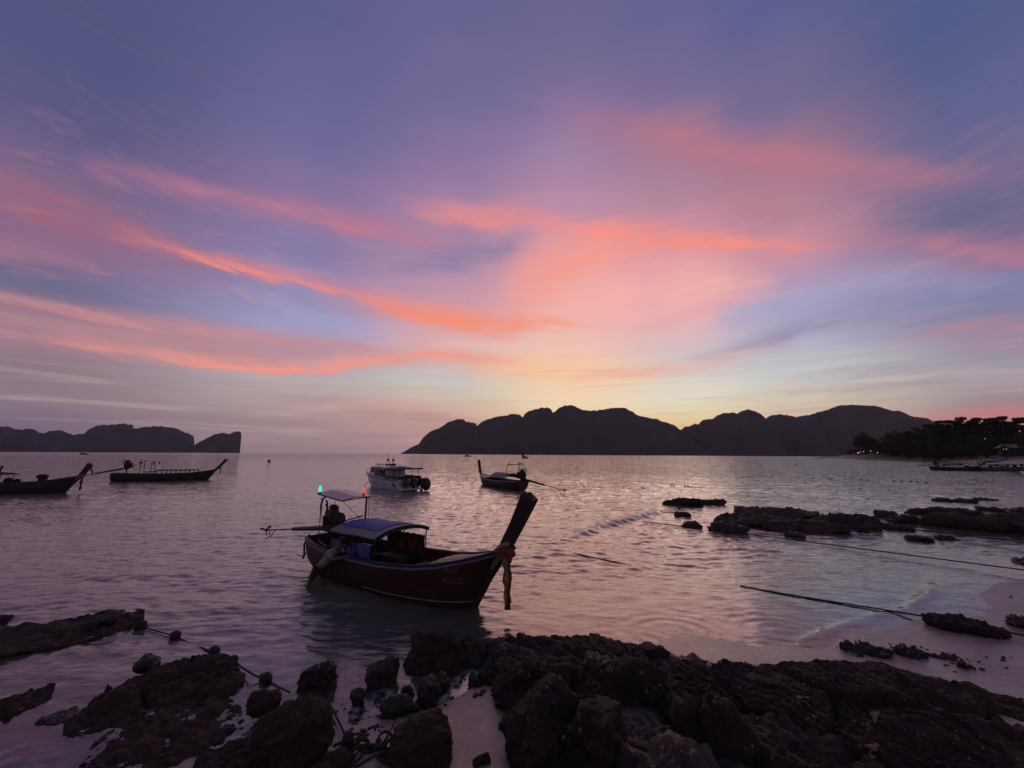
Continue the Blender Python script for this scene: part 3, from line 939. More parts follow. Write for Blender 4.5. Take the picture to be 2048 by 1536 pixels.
def text_mesh(body, size):
    cu = bpy.data.curves.new('txt', 'FONT')
    cu.body = body
    cu.size = size
    cu.resolution_u = 3
    o = bpy.data.objects.new('txt', cu)
    COL.objects.link(o)
    bpy.context.view_layer.update()
    me = o.to_mesh()
    v = np.array([p.co[:] for p in me.vertices])
    f = [tuple(p.vertices) for p in me.polygons]
    o.to_mesh_clear()
    COL.objects.unlink(o)
    bpy.data.objects.remove(o)
    return v, f


def longtail(name, label, loc, yaw, L=7.7, B=0.9, H=1.0, group=None, hull_mat=None, trim=(None, None), deck_mat=None, prow=(1.52, 2.45), prow_w=1.0, full=True, inner_mat=None):
    root = empty(name, loc, yaw)
    tag(root, label, 'boat', group)
    hl = Hull(L, B, H, 0.8 * H)
    hull_mat = hull_mat or M_RED
    # hull shell with a real thickness
    mb = MB()
    out_rows = hl.shell(0.0)
    mb.grid(out_rows)
    inn = hl.shell(-0.045)
    for r in inn:
        for p in r:
            p.z += 0.035 if p.z < r[0].z - 0.02 else 0
    mb.grid([list(reversed(r)) for r in inn])
    for side in (0, -1):
        a = [r[side] for r in out_rows]
        b = [r[side] for r in inn]
        mb.grid([a, b] if side == 0 else [b, a])
    k = len(out_rows[0])
    mb.add(out_rows[0] + [Vector((0.0, -0.0, sheer_u(0) * H + 0.03))], [tuple(range(k - 1, -1, -1))])
    hull = mb.build('hull', hull_mat, root, smooth=True)
    try:
        hull.data.set_sharp_from_angle(angle=rad(50))
    except Exception:
        pass
    # stem and prow post: one squared timber, its head cut to a wedge
    R, zt = prow
    foot = L - 0.8 * H
    pts = [(foot - 0.10, -0.28 * H, 0.07, 0.10), (foot + 0.02, 0.02, 0.07, 0.11), (foot + 0.40 * H, 0.68 * H, 0.08, 0.13), (L + 0.02, 1.36 * H, 0.11, 0.24 * prow_w),
           ((L + 0.02 + foot + R) / 2 + 0.02, 0.5 * (1.36 * H + zt - 0.06), 0.125, 0.27 * prow_w), (foot + R, zt - 0.06, 0.15, 0.32 * prow_w)]
    pm_ = MB()
    rows = []
    for i, (x, z, hw, d) in enumerate(pts):
        a, b = pts[max(0, i - 1)], pts[min(len(pts) - 1, i + 1)]
        t = Vector((b[0] - a[0], 0, b[1] - a[1])).normalized()
        nrm = Vector((t.z, 0, -t.x))
        c = Vector((x, 0, z))
        rows.append([c - nrm * d * 0.5 + Vector((0, -hw, 0)), c + nrm * d * 0.5 + Vector((0, -hw * 0.9, 0)), c + nrm * d * 0.5 + Vector((0, hw * 0.9, 0)), c - nrm * d * 0.5 + Vector((0, hw, 0))])
    pm_.grid(rows, close=True)
    k0 = len(pm_.v) - 4
    top = sum(rows[-1], Vector()) / 4 + t * 0.10 - nrm * 0.03
    pm_.v.append(tuple(top))
    for j in range(4):
        pm_.f.append((k0 + j, k0 + (j + 1) % 4, len(pm_.v) - 1))
    pm_.f.append((3, 2, 1, 0))
    pm_.build('prow_post', M_PROW if full else hull_mat, root, bevel=0.012)
    # painted rails along the gunwale
    def band(nm, z0, z1, off, mat):
        b_ = MB()
        for sgn in (-1, 1):
            r_ = []
            for s in hl.stations():
                g = sheer_u(s / L) * H
                row = []
                for zz, o_ in ((g + z0, 0.004), (g + z0, off), (g + z1, off), (g + z1, 0.004)):
                    row.append(Vector((s, sgn * (hl.y_at(s, min(zz, g)) + o_), zz)))
                r_.append(row if sgn < 0 else list(reversed(row)))
            b_.grid(r_)
        b_.build(nm, mat, root)
    band('gunwale_rail', -0.048 if full else -0.075, 0.012, 0.040, trim[0] or M_BLUE)
    band('rub_rail', -0.105 if full else -0.165, -0.058 if full else -0.085, 0.030, trim[1] or M_PALEBLUE)
    if full:
        b_ = MB()
        for sgn in (-1, 1):
            b_.tube([(s, sgn * (hl.y_at(s, 0.13 * H + 0.16 * max(0, s / L - 0.6)) + 0.004), 0.13 * H + 0.16 * max(0, s / L - 0.6)) for s in np.linspace(L * 0.45, foot + 0.05, 24)], 0.014, 5)
        b_.build('waterline_stripe', M_LINE, root)
    # floor, thwarts, foredeck
    fl = MB()
    rows = []
    for s in np.linspace(0.25, foot - 0.5, 16):
        y = hl.y_at(s, 0.22 * H) - 0.05
        rows.append([(s, -y, 0.22 * H), (s, y, 0.22 * H)])
    fl.grid(rows)
    fl.build('floor', inner_mat or M_INNER, root)
    ss = np.linspace(L * 0.74, L - 0.12, 12)
    n_pl = 6 if full else 1
    for j in range(n_pl):
        d_ = MB()
        f0, f1 = -1 + 2 * j / n_pl + 0.012, -1 + 2 * (j + 1) / n_pl - 0.012
        top_r, bot_r = [], []
        for s in ss:
            y = beam_u(s / L) / 0.9 * B - 0.05
            g = sheer_u(s / L) * H - 0.045 + 0.05 * (1 - ((f0 + f1) / 2) ** 2)
            top_r.append([(s, f0 * y, g), (s, f1 * y, g)])
            bot_r.append([(s, f1 * y, g - 0.03), (s, f0 * y, g - 0.03)])
        d_.grid([a + b for a, b in zip(top_r, bot_r)], close=True)
        d_.f.append((0, 1, 2, 3))
        d_.build('deck_plank' if full else 'foredeck', deck_mat or M_PLANK, root)
    for fx in ((0.27, 0.42, 0.56, 0.67) if full else (0.3, 0.6)):
        s = L * fx
        y = hl.y_at(s, 0.52 * H) - 0.05
        b_ = MB()
        b_.box((s, 0, 0.50 * H), (0.22, 2 * y, 0.035))
        b_.build('thwart', deck_mat or M_PLANK, root)
    return root, hl


def tail_engine(root, base, tip, k=1.0, yaw=0.0, full=True):
    """The long-tail motor: engine block on a pivot, tiller, casing, shaft and propeller."""
    base, tip = Vector(base), Vector(tip)
    ax = (tip - base).normalized()
    fwd = -ax
    side = fwd.cross(Vector((0, 0, 1))).normalized()
    up = side.cross(fwd)
    M = Matrix((fwd, -side, up)).transposed().to_3x3()
    P = lambda a, b, c: base + M @ Vector((a * k, b * k, c * k))
    e = MB()
    e.box(P(0.10, 0, 0.20), (0.50 * k, 0.34 * k, 0.36 * k), M)
    e.box(P(0.08, 0, 0.45), (0.42 * k, 0.26 * k, 0.20 * k), M, 0.85)
    e.box(P(0.10, 0.02, 0.02), (0.62 * k, 0.30 * k, 0.12 * k), M)
    e.box(P(0.30, -0.14, 0.32), (0.12 * k, 0.16 * k, 0.22 * k), M)
    e.tube([P(-0.15, 0.16, 0.36), P(0.20, 0.16, 0.42), P(0.34, 0.12, 0.36)], 0.045 * k, 8)
    for q in range(5):
        e.box(P(-0.08 + 0.09 * q, -0.185, 0.22), (0.03 * k, 0.04 * k, 0.26 * k), M)
    eng = e.build('engine', M_IRON, root, bevel=0.012 * k)
    f = MB()
    f.tube([P(0.37, 0, 0.24), P(0.47, 0, 0.24)], [0.21 * k, 0.20 * k], 18)
    f.build('flywheel_cover', M_IRON, eng)
    f = MB()
    f.tube([P(-0.10, -0.05, 0.54), P(-0.10, -0.05, 0.78), P(-0.14, -0.05, 0.83)], 0.03 * k, 8)
    f.build('exhaust_pipe', M_IRON, eng)
    f = MB()
    f.ball(P(0.14, 0.02, 0.60), (0.21 * k, 0.12 * k, 0.10 * k), 12, 8)
    f.build('air_filter', M_IRON, eng, smooth=True)
    f = MB()
    f.tube([P(-0.22, 0.1, 0.45), P(-0.32, 0.1, 0.62), P(-0.42, 0.12, 0.70)], 0.025 * k, 6)
    f.build('handle', M_IRON, eng)
    s_ = MB()
    mid = base + (tip - base) * 0.55
    c0 = base + (tip - base) * 0.06
    s_.tube([c0, mid], [0.085 * k, 0.062 * k], 8)
    s_.build('shaft_casing', M_IRON, root)
    s_ = MB()
    s_.tube([mid - ax * 0.1, tip], 0.026 * k, 8)
    sh = s_.build('propeller_shaft', M_STEEL, root)
    p_ = MB()
    for a in range(3):
        th = a * 2.094 + 0.4
        d = side * math.cos(th) + up * math.sin(th)
        w = ax * 0.04 * k + side.cross(ax) * 0
        c = tip + d * 0.13 * k
        q = d.cross(ax).normalized() * 0.06 * k
        vs = [tip - q * 0.4, tip + q * 0.4, c + d * 0.06 * k + q * 0.5 + w, c + d * 0.09 * k, c + d * 0.06 * k - q * 0.5 - w]
        p_.add(vs + [v + ax * 0.012 for v in vs], [(0, 1, 2, 3, 4), (9, 8, 7, 6, 5), (0, 5, 6, 1), (1, 6, 7, 2), (2, 7, 8, 3), (3, 8, 9, 4), (4, 9, 5, 0)])
    p_.tube([tip - ax * 0.06, tip + ax * 0.09], [0.05 * k, 0.02 * k], 8)
    p_.build('propeller', M_IRON, root)
    g_ = MB()
    g_.tube([tip - ax * 0.62 * k, tip - ax * 0.30 * k - up * 0.22 * k, tip + ax * 0.02 - up * 0.30 * k], 0.016 * k, 6)
    g_.tube([tip - ax * 0.22 * k, tip - ax * 0.26 * k - up * 0.22 * k], 0.014 * k, 6)
    g_.build('skeg', M_STEEL, root)
    t_ = MB()
    t_.tube([P(0.35, 0, 0.1), P(0.9, 0.02, 0.22), P(1.45, 0.05, 0.30)], 0.022 * k, 6)
    t_.build('tiller', M_STEEL, root)
    v_ = MB()
    v_.tube([base + Vector((0, 0, -0.42 * k)), base + Vector((0, 0, 0.02))], 0.06 * k, 8)
    v_.box(base + Vector((0, 0, -0.05 * k)), (0.24 * k, 0.30 * k, 0.10 * k))
    v_.build('engine_mount', M_IRON, root)


def arch_canopy(root, s0, s1, hw, z_edge, z_top, post_z, hl, top_mat=None, border=None, valance=None, full=True, ny=12):
    """Cloth roof arched across the boat, on posts."""
    def surf(a0, a1, f0, f1, off, thick):
        m_ = MB()
        rows = []
        for i in range(9):
            s = a0 + (a1 - a0) * i / 8
            r1, r2 = [], []
            for j in range(ny + 1):
                f = f0 + (f1 - f0) * j / ny
                y = f * hw
                z = z_edge + (z_top - z_edge) * (1 - abs(f) ** 2.3) + 0.014 * math.sin(s * 6.1 + y * 4.3)
                r1.append((s, y, z + off))
                r2.append((s, y, z + off - thick))
            rows.append(r1 + list(reversed(r2)))
        m_.grid(rows, close=True)
        k = len(rows[0])
        m_.f.append(tuple(range(k)))
        m_.f.append(tuple(range(len(m_.v) - 1, len(m_.v) - 1 - k, -1)))
        return m_
    cv = surf(s0, s1, -1, 1, 0, 0.03).build('canopy', border or M_CANVASB, root, smooth=False)
    if full:
        surf(s0 + 0.08, s1 - 0.28, -0.66, 0.92, 0.020, 0.016).build('canvas_patch', top_mat or M_CANVAS, cv)
        for s in (s0, s1):
            v_ = MB()
            r1, r2 = [], []
            for j in range(ny + 1):
                f = -1 + 2 * j / ny
                z = z_edge + (z_top - z_edge) * (1 - abs(f) ** 2.3)
                r1.append((s + (0.012 if s == s1 else -0.012), f * hw, z + 0.012))
                r2.append((s + (0.012 if s == s1 else -0.012), f * hw, z - 0.085))
            v_.grid([r1, r2])
            v_.grid([[(p[0] + 0.02, p[1], p[2]) for p in r2], [(p[0] + 0.02, p[1], p[2]) for p in r1]])
            v_.build('valance', valance or M_NAVY, cv)
    for s in ((s0 + 0.05, (s0 + s1) / 2, s1 - 0.05) if full else (s0 + 0.1, s1 - 0.1)):
        for sg in (-1, 1):
            g = sheer_u(s / hl.L) * hl.H
            y = sg * min(hw * 0.97, hl.y_at(s, g - 0.03) - 0.02)
            p_ = MB()
            p_.tube([(s, y, g - 0.25), (s, sg * hw * 0.97, z_edge - 0.01)], 0.018, 6)
            p_.build('canopy_post', M_DARKTUBE, root)
    for sg in (-1, 1):
        b_ = MB()
        b_.tube([(s0, sg * hw * 0.98, z_edge - 0.035), (s1, sg * hw * 0.98, z_edge - 0.035)], 0.016, 6)
        b_.build('canopy_frame', M_DARKTUBE, root)
    return cv


def hull_text(root, hl, body, s_mid, z, size, mat, name='name_lettering', side=-1):
    v, f = text_mesh(body, size)
    w = v[:, 0].max() - v[:, 0].min()
    out = []
    x0 = v[:, 0].min()
    for p in v:
        s = s_mid + (-side) * (p[0] - x0 - w / 2)
        zz = z + p[1]
        out.append((s, side * (hl.y_at(s, zz) + 0.012), zz))
    return mesh_np(name, out, f, mat, root)


# ------------------------------------------------------------------ the near longtail boat
boat, hb_ = longtail('longtail_boat', 'nearest red-brown wooden longtail boat with blue canopy, tall squared prow towards the rocks',
                     (-6.02, 13.31, 0), math.atan2(-.54, .84), L=6.95, group=None, hull_mat=M_RED, prow=(1.50, 2.63), prow_w=0.98)
tail_engine(boat, (0.45, 0.0, 1.20), (-3.15, -0.10, 0.78), 1.0)
arch_canopy(boat, 1.80, 3.72, 0.93, 1.40, 1.56, 0.9, hb_)
hull_text(boat, hb_, 'เอลลี่', 5.86, 0.83, 0.17, M_TEXT)
hull_text(boat, hb_, 'ALICE', 5.90, 0.60, 0.18, M_TEXT)
# splash cloth on the near side and the screen under the front of the canopy
c_ = MB()
rows = []
for i in range(25):
    s = 1.80 + 1.65 * i / 24
    y = -0.80
    row = []
    for j in range(7):
        z = 0.66 + 0.50 * j / 6
        row.append((s, y + 0.03 * math.sin(i * 0.8 + j * 0.7) - 0.05 * math.sin(j / 6 * 3.1), z + 0.015 * math.sin(i * 0.5)))
    rows.append(row)
c_.grid(rows)
c_.grid([[(p[0], p[1] + 0.02, p[2]) for p in reversed(r)] for r in rows])
c_.build('splash_cloth', M_TARP, boat, smooth=True)
scr = MB()
rows = []
for a in range(21):
    s = 2.15 + 1.55 * a / 20
    rows.append([(s, 0.80 + 0.015 * math.sin(a * 1.3 + j), 0.62 + 0.60 * j / 6 - 0.035 * abs(math.sin(a * 0.9)) * (j == 6)) for j in range(7)])
scr.grid(rows)
scr.grid([[(p[0], p[1] + 0.03, p[2]) for p in reversed(r)] for r in rows])
screen = scr.build('side_screen', M_BROWN, boat)
for x0, x1, z0, z1 in ((2.75, 2.98, 0.72, 1.06), (3.10, 3.42, 0.74, 1.10)):
    v_ = MB()
    v_.box(((x0 + x1) / 2, 0.75, (z0 + z1) / 2), (x1 - x0, 0.06, z1 - z0))
    v_.build('life_vest', M_ORANGE, screen, bevel=0.025)
# solar roof over the stern on two tall posts with stays, and its two lamps
sr_mb = MB()
rows = []
for i in range(5):
    s = 0.40 + 1.22 * i / 4
    z = 2.30 - 0.14 * i / 4
    rows.append([(s + 0.25 * 0, -0.50, z - 0.02), (s, 0.0, z + 0.05), (s, 0.52, z + 0.02), (s, 0.52, z - 0.015), (s, 0.0, z + 0.015), (s, -0.50, z - 0.055)])
sr_mb.grid(rows, close=True)
sr_mb.f.append((0, 1, 2, 3, 4, 5))
sr_mb.f.append(tuple(range(len(sr_mb.v) - 1, len(sr_mb.v) - 7, -1)))
roof = sr_mb.build('sun_roof', M_SOLAR, boat)
fr = MB()
fr.tube([(0.40, -0.51, 2.26), (1.62, -0.51, 2.12), (1.62, 0.53, 2.16), (0.40, 0.53, 2.30), (0.40, -0.51, 2.26)], 0.016, 6)
fr.build('roof_frame', M_DARKTUBE, roof)
for path, r in (([(0.52, -0.42, 0.80), (0.52, -0.42, 1.95), (0.62, -0.44, 2.13), (0.85, -0.45, 2.21)], 0.028), ([(1.50, 0.46, 0.80), (1.50, 0.46, 2.15)], 0.028)):
    q_ = MB()
    q_.tube(path, r, 8)
    q_.build('roof_post', M_DARKTUBE, boat)
for a, b in (((1.1, -0.35, 2.19), (1.1, -0.3, 1.0)), ((1.25, -0.3, 2.17), (2.05, 0.2, 1.30)), ((1.57, 0.5, 2.13), (1.60, 0.5, 1.2)), ((0.62, -0.46, 2.08), (0.66, -0.46, 1.4))):
    st = MB()
    st.tube([a, b], 0.008, 5)
    st.build('stay', M_DARKTUBE, boat)
for nm, pos, mt, lc in (('green_lamp', (0.56, -0.52, 2.33), E_GREEN, (0.15, 1, 0.5)), ('red_lamp', (1.48, 0.36, 2.27), E_RED, (1, 0.12, 0.1))):
    l_ = MB()
    l_.tube([(pos[0], pos[1], pos[2] - 0.07), pos], 0.03, 8)
    hs = l_.build(nm, M_DARKTUBE, boat)
    g_ = MB()
    g_.tube([(pos[0], pos[1], pos[2]), (pos[0], pos[1], pos[2] + 0.10), (pos[0], pos[1], pos[2] + 0.17)], [0.036, 0.040, 0.022], 10)
    g_.build('bulb', mt, hs)
# stern gear: rudder strap, fuel can, box and coil
g_ = MB()
g_.tube([(0.02, -0.40, 1.02), (-0.12, -0.46, 0.72), (-0.10, -0.44, 0.40), (-0.16, -0.44, 0.30)], 0.03, 6)
g_.tube([(-0.02, -0.30, 0.55), (-0.28, -0.40, 0.34), (-0.42, -0.50, 0.40)], 0.015, 6)
g_.build('rudder_strap', M_DARKTUBE, boat)
g_ = MB()
g_.box((1.05, -0.10, 0.56), (0.55, 0.42, 0.42))
g_.build('engine_box', M_DARKHULL, boat, bevel=0.02)
g_ = MB()
g_.tube([(0.85, -0.60, 0.95), (1.3, -0.62, 0.84)], 0.03, 6)
g_.build('grab_rail', M_STEEL, boat)
g_ = MB()
g_.tube([(5.05, -0.30, 0.88), (5.30, -0.36, 0.95), (5.55, -0.34, 0.90)], 0.022, 6)
g_.build('grab_rail', M_STEEL, boat)
g_ = MB()
g_.box((1.6, 0.35, 0.62), (0.5, 0.5, 0.28))
g_.build('seat_box', M_HULLBLUE, boat, bevel=0.03)
g_ = MB()
g_.box((3.1, 0.25, 0.62), (0.7, 0.4, 0.20))
g_.build('seat_box', M_HULLBLUE, boat, bevel=0.03)

# garland round the prow: a thing of its own, tied on
Mw = Matrix.Translation((-6.02, 13.31, 0)) @ Matrix.Rotation(math.atan2(-.54, .84), 4, 'Z')
gar = empty('prow_garland', Mw @ Vector((6.97, 0, 1.32)), math.atan2(-.54, .84))
tag(gar, 'red, white and green cloth garland tied round the prow of the nearest longtail boat', 'garland')


def wrap(parent, c, rx, ry, r, tilt, mat, nm):
    w_ = MB()
    ps = []
    for i in range(17):
        a = 2 * math.pi * i / 16
        ps.append(Vector((c[0] + rx * math.cos(a), c[1] + ry * math.sin(a), c[2] + tilt * math.cos(a) + 0.02 * math.sin(3 * a))))
    w_.tube(ps, [r * (1 + 0.18 * math.sin(5 * i)) for i in range(17)], 8, cap=False)
    return w_.build(nm, mat, parent, smooth=True)


wrap(gar, (0.02, 0, 0.02), 0.22, 0.17, 0.055, 0.08, M_RIBR, 'red_cloth')
wrap(gar, (0.00, 0, 0.12), 0.21, 0.165, 0.050, 0.12, M_RIBW, 'white_cloth')
wrap(gar, (-0.02, 0, -0.09), 0.22, 0.17, 0.055, 0.16, M_RIBR, 'red_cloth')
wrap(gar, (-0.05, 0, -0.17), 0.23, 0.16, 0.050, 0.20, M_RIBG, 'green_cloth')
k_ = MB()
k_.ball((0.27, -0.12, 0.02), (0.10, 0.09, 0.09), 10, 7)
k_.ball((0.24, -0.16, -0.10), (0.07, 0.06, 0.10), 10, 7)
k_.build('knot', M_RIBR, gar, smooth=True)
for dx, dy, z1, mt, r, nm in ((0.20, -0.20, -1.02, M_RIBY, 0.042, 'flower_string'), (0.25, -0.16, -0.96, M_RIBR, 0.038, 'red_streamer'), (0.16, -0.22, -0.62, M_RIBG, 0.030, 'green_streamer')):
    s_ = MB()
    n_ = 26
    ps = [(dx - 0.02 * math.sin(i * 0.4), dy + 0.01 * math.cos(i * 0.7), -0.10 + (z1 + 0.10) * i / n_) for i in range(n_ + 1)]
    s_.tube(ps, [r * (0.75 + 0.45 * abs(math.sin(i * 1.9))) for i in range(n_ + 1)], 7)
    s_.build(nm, mt, gar, smooth=True)
t_ = MB()
for q in range(9):
    a = q * 0.7
    t_.tube([(0.22 + 0.02 * math.cos(a), -0.18 + 0.02 * math.sin(a), -0.86), (0.22 + 0.055 * math.cos(a), -0.18 + 0.055 * math.sin(a), -1.10)], 0.018, 5)
t_.build('tassel', M_RIBB, gar)


def place(bow, stern):
    """Heading and length of a hull whose waterline ends are seen at two pixels."""
    a, b = at(*stern), at(*bow)
    d = b - a
    return a, math.atan2(d.y, d.x), d.length


def small_garland(mat4, label, k=1.0, tip=None):
    g = empty('prow_garland', mat4 @ Vector((0, 0, 0)))
    tag(g, label, 'garland')
    g.rotation_euler = (0, 0, mat4.to_euler().z)
    wrap(g, (0, 0, 0.0), 0.24 * k, 0.17 * k, 0.07 * k, 0.1 * k, M_RIBR, 'red_cloth')
    wrap(g, (0, 0, -0.12 * k), 0.24 * k, 0.17 * k, 0.06 * k, 0.14 * k, M_RIBW, 'white_cloth')
    s_ = MB()
    s_.tube([(0.18 * k, -0.14 * k, -0.1 * k), (0.16 * k, -0.16 * k, -0.5 * k), (0.18 * k, -0.15 * k, -0.95 * k), (0.16 * k, -0.15 * k, -1.1 * k)], [0.05 * k, 0.10 * k, 0.11 * k, 0.03 * k], 7)
    s_.build('streamer', M_RIBR, g)
    if tip:
        s_ = MB()
        t0 = Vector(tip)
        s_.tube([t0, t0 + Vector((0.22, 0, -0.05)) * k, t0 + Vector((0.42, -0.02, -0.55)) * k, t0 + Vector((0.50, 0, -0.85)) * k], [0.03 * k, 0.035 * k, 0.055 * k, 0.02 * k], 6)
        s_.build('ribbon', M_RIBR, g)
    return g


# ------------------------------------------------------------------ longtail at the left, side on, motor lifted
a, yw, Lw = place((414, 959.5), (222, 963.0))
b2, h2_ = longtail('longtail_boat', 'long dark longtail boat lying side on at left, bow to the right, low roof amidships', a, yw, L=Lw + 0.85, B=1.05, H=1.0,
                   hull_mat=M_DARKHULL, trim=(M_HULLBLUE, M_DARKHULL), prow=(1.75, 2.60), prow_w=1.1, full=False)
tail_engine(b2, (1.25, 0, 1.55), (-3.9, 0.2, 0.45), 1.35)
arch_canopy(b2, 4.3, 8.2, 1.0, 1.26, 1.36, 0.9, h2_, border=M_DARKHULL, full=False)
for s in np.linspace(4.4, 8.1, 5):
    for sg in (-1, 1):
        s_ = MB()
        s_.box((s, sg * 0.9, 1.02), (0.10, 0.05, 0.50))
        s_.build('canopy_stanchion', M_DARKHULL, b2)
for x in (2.7, 3.7):
    for sg in (-1, 1):
        f_ = MB()
        f_.tube([(x, sg * 0.6, 0.7), (x, sg * 0.6, 2.45)], 0.035, 6)
        f_.build('roof_post', M_DARKTUBE, b2)
f_ = MB()
f_.box((3.3, 0.62, 1.05), (1.3, 0.06, 0.12))
f_.build('roof_brace', M_DARKTUBE, b2)
f_ = MB()
f_.box((3.15, 0, 2.52), (2.3, 1.5, 0.06), Matrix.Rotation(rad(11), 3, 'Y'))
f_.build('sun_roof', M_SOLAR, b2)
for x, y in ((2.6, -0.7), (3.9, -0.72), (4.1, 0.4)):
    f_ = MB()
    f_.tube([(x, y, 2.42), (x + 0.03, y, 2.1), (x - 0.02, y, 1.95)], [0.05, 0.09, 0.03], 6)
    f_.build('hanging_cloth', M_RIBB, b2)
mb2 = Matrix.Translation(a) @ Matrix.Rotation(yw, 4, 'Z')
small_garland(mb2 @ Matrix.Translation((Lw + 1.2, 0, 1.5)), 'thin ribbon garland hanging from the prow of the dark side-on longtail boat', 0.7, tip=(0.70, 0, 1.05))

# ------------------------------------------------------------------ longtail cut by the left edge of the picture
bow = at(131, 985.5)
stern = at(-160, 990.5)
d = stern - bow
b1, h1_ = longtail('longtail_boat', 'dark longtail boat at far left running out of the picture, ribbons on its prow', bow - (bow - stern).normalized() * 10.5, math.atan2(-d.y, -d.x), L=11.3, B=1.0, H=1.05,
                   hull_mat=M_DARKHULL, trim=(M_HULLBLUE, M_DARKHULL), prow=(1.40, 2.45), prow_w=1.3, full=False)
m1 = Matrix.Translation(b1.location) @ Matrix.Rotation(b1.rotation_euler.z, 4, 'Z')
f_ = MB()
rows = []
for i in range(7):
    s = 4.6 + 2.2 * i / 6
    rows.append([(s, -0.75, 1.62 - 0.01 * i), (s, 0, 1.80 - 0.10 * abs(i - 3) / 3), (s, 0.75, 1.62 - 0.01 * i), (s, 0, 1.58)])
f_.grid(rows, close=True)
f_.build('canopy', M_NAVY, b1)
for s in (4.7, 5.5, 6.4):
    for sg in (-1, 1):
        f_ = MB()
        f_.tube([(s, sg * 0.7, 0.8), (s, sg * 0.7, 1.62)], 0.03, 6)
        f_.build('canopy_post', M_DARKTUBE, b1)
tail_engine(b1, (4.0, 0, 1.75), (1.2, 0.3, 1.2), 1.2)
for x, y, z, r in ((4.9, -0.3, 1.15, 0.26), (5.6, 0.1, 1.12, 0.28), (6.7, -0.2, 1.08, 0.30), (7.0, 0.2, 1.0, 0.24)):
    f_ = MB()
    f_.ball((x, y, z), (r, r * 0.8, r * 0.9), 9, 6)
    f_.build('cargo_bundle', M_RIBB, b1, smooth=True)
for x0, x1 in ((4.7, 5.0), (5.2, 5.6), (5.75, 5.85)):
    f_ = MB()
    f_.tube([(x0, 0.2, 1.75), (x1, 0.2, 2.30)], [0.05, 0.09], 6)
    f_.build('upright_pole', M_RIBR, b1)
f_ = MB()
f_.ball((8.75, 0, 1.38), (0.40, 0.35, 0.22), 10, 7)
f_.box((8.8, 0, 1.08), (0.4, 0.4, 0.4))
f_.build('bow_bundle', M_RIBB, b1, smooth=True)
small_garland(m1 @ Matrix.Translation((11.35, 0, 1.45)), 'dark red ribbon garland on the prow of the longtail at the left edge', 1.15, tip=(0.25, 0, 0.95))

# ------------------------------------------------------------------ longtail seen from its stern quarter, right of the speedboat
a, yw, Lw = place((966, 968.5), (1046, 981.5))
b3, h3_ = longtail('longtail_boat', 'longtail boat right of the white speedboat, stern towards us, motor shaft slanting to the water', a, yw, L=Lw + 0.75, B=1.15, H=0.95,
                   hull_mat=M_RED, trim=(M_PALEBLUE, M_BLUE), prow=(1.35, 2.75), prow_w=1.0, full=False)
tail_engine(b3, (0.05, 0.0, 1.12), (-4.6, -1.55, 0.30), 1.35)
arch_canopy(b3, 1.9, 5.4, 1.02, 1.10, 1.55, 0.9, h3_, border=M_CANVASB, full=False)
f_ = MB()
f_.tube([(1.5, 1.0, 0.8), (1.5, 1.0, 2.3), (1.5, 0.9, 2.42), (1.5, -0.9, 2.5), (1.5, -1.0, 2.4), (1.5, -1.0, 0.8)], 0.04, 8)
f_.tube([(1.5, -0.4, 2.45), (1.5, -0.42, 1.8)], 0.05, 6)
f_.tube([(1.5, 0.75, 2.45), (1.5, 0.75, 2.62)], 0.07, 6)
f_.tube([(1.5, -0.5, 2.48), (1.5, -0.5, 2.66)], 0.07, 6)
f_.build('lamp_frame', M_DARKTUBE, b3)
f_ = MB()
f_.tube([(1.5, -0.62, 0.9), (1.5, -0.68, 2.5), (1.5, -0.86, 4.15)], 0.022, 6)
pole = f_.build('flag_pole', M_STEEL, b3)
for z0, z1, y0, y1, mt, nm in ((3.95, 4.25, -0.78, -1.02, M_RIBR, 'red_flag'), (3.15, 3.85, -0.76, -0.92, M_RIBB, 'dark_flag'), (3.0, 3.42, -0.8, -1.45, M_CLOTHW, 'white_flag')):
    f_ = MB()
    f_.grid([[(1.5 + 0.05 * math.sin(i), y0 + (y1 - y0) * i / 4, z0 + (0.10 if nm == 'white_flag' else 0) * (4 - i) / 4), (1.5 + 0.05 * math.sin(i + 1), y0 + (y1 - y0) * i / 4, z1 - 0.06 * i)] for i in range(5)])
    f_.grid([[(1.515 + 0.05 * math.sin(i), y0 + (y1 - y0) * i / 4, z1 - 0.06 * i), (1.515 + 0.05 * math.sin(i + 1), y0 + (y1 - y0) * i / 4, z0)] for i in range(5)])
    f_.build(nm, mt, pole)
m3 = Matrix.Translation(a) @ Matrix.Rotation(yw, 4, 'Z')
small_garland(m3 @ Matrix.Translation((Lw + 0.8, 0, 1.45)), 'dark ribbon garland on the prow of the longtail right of the speedboat', 0.8)

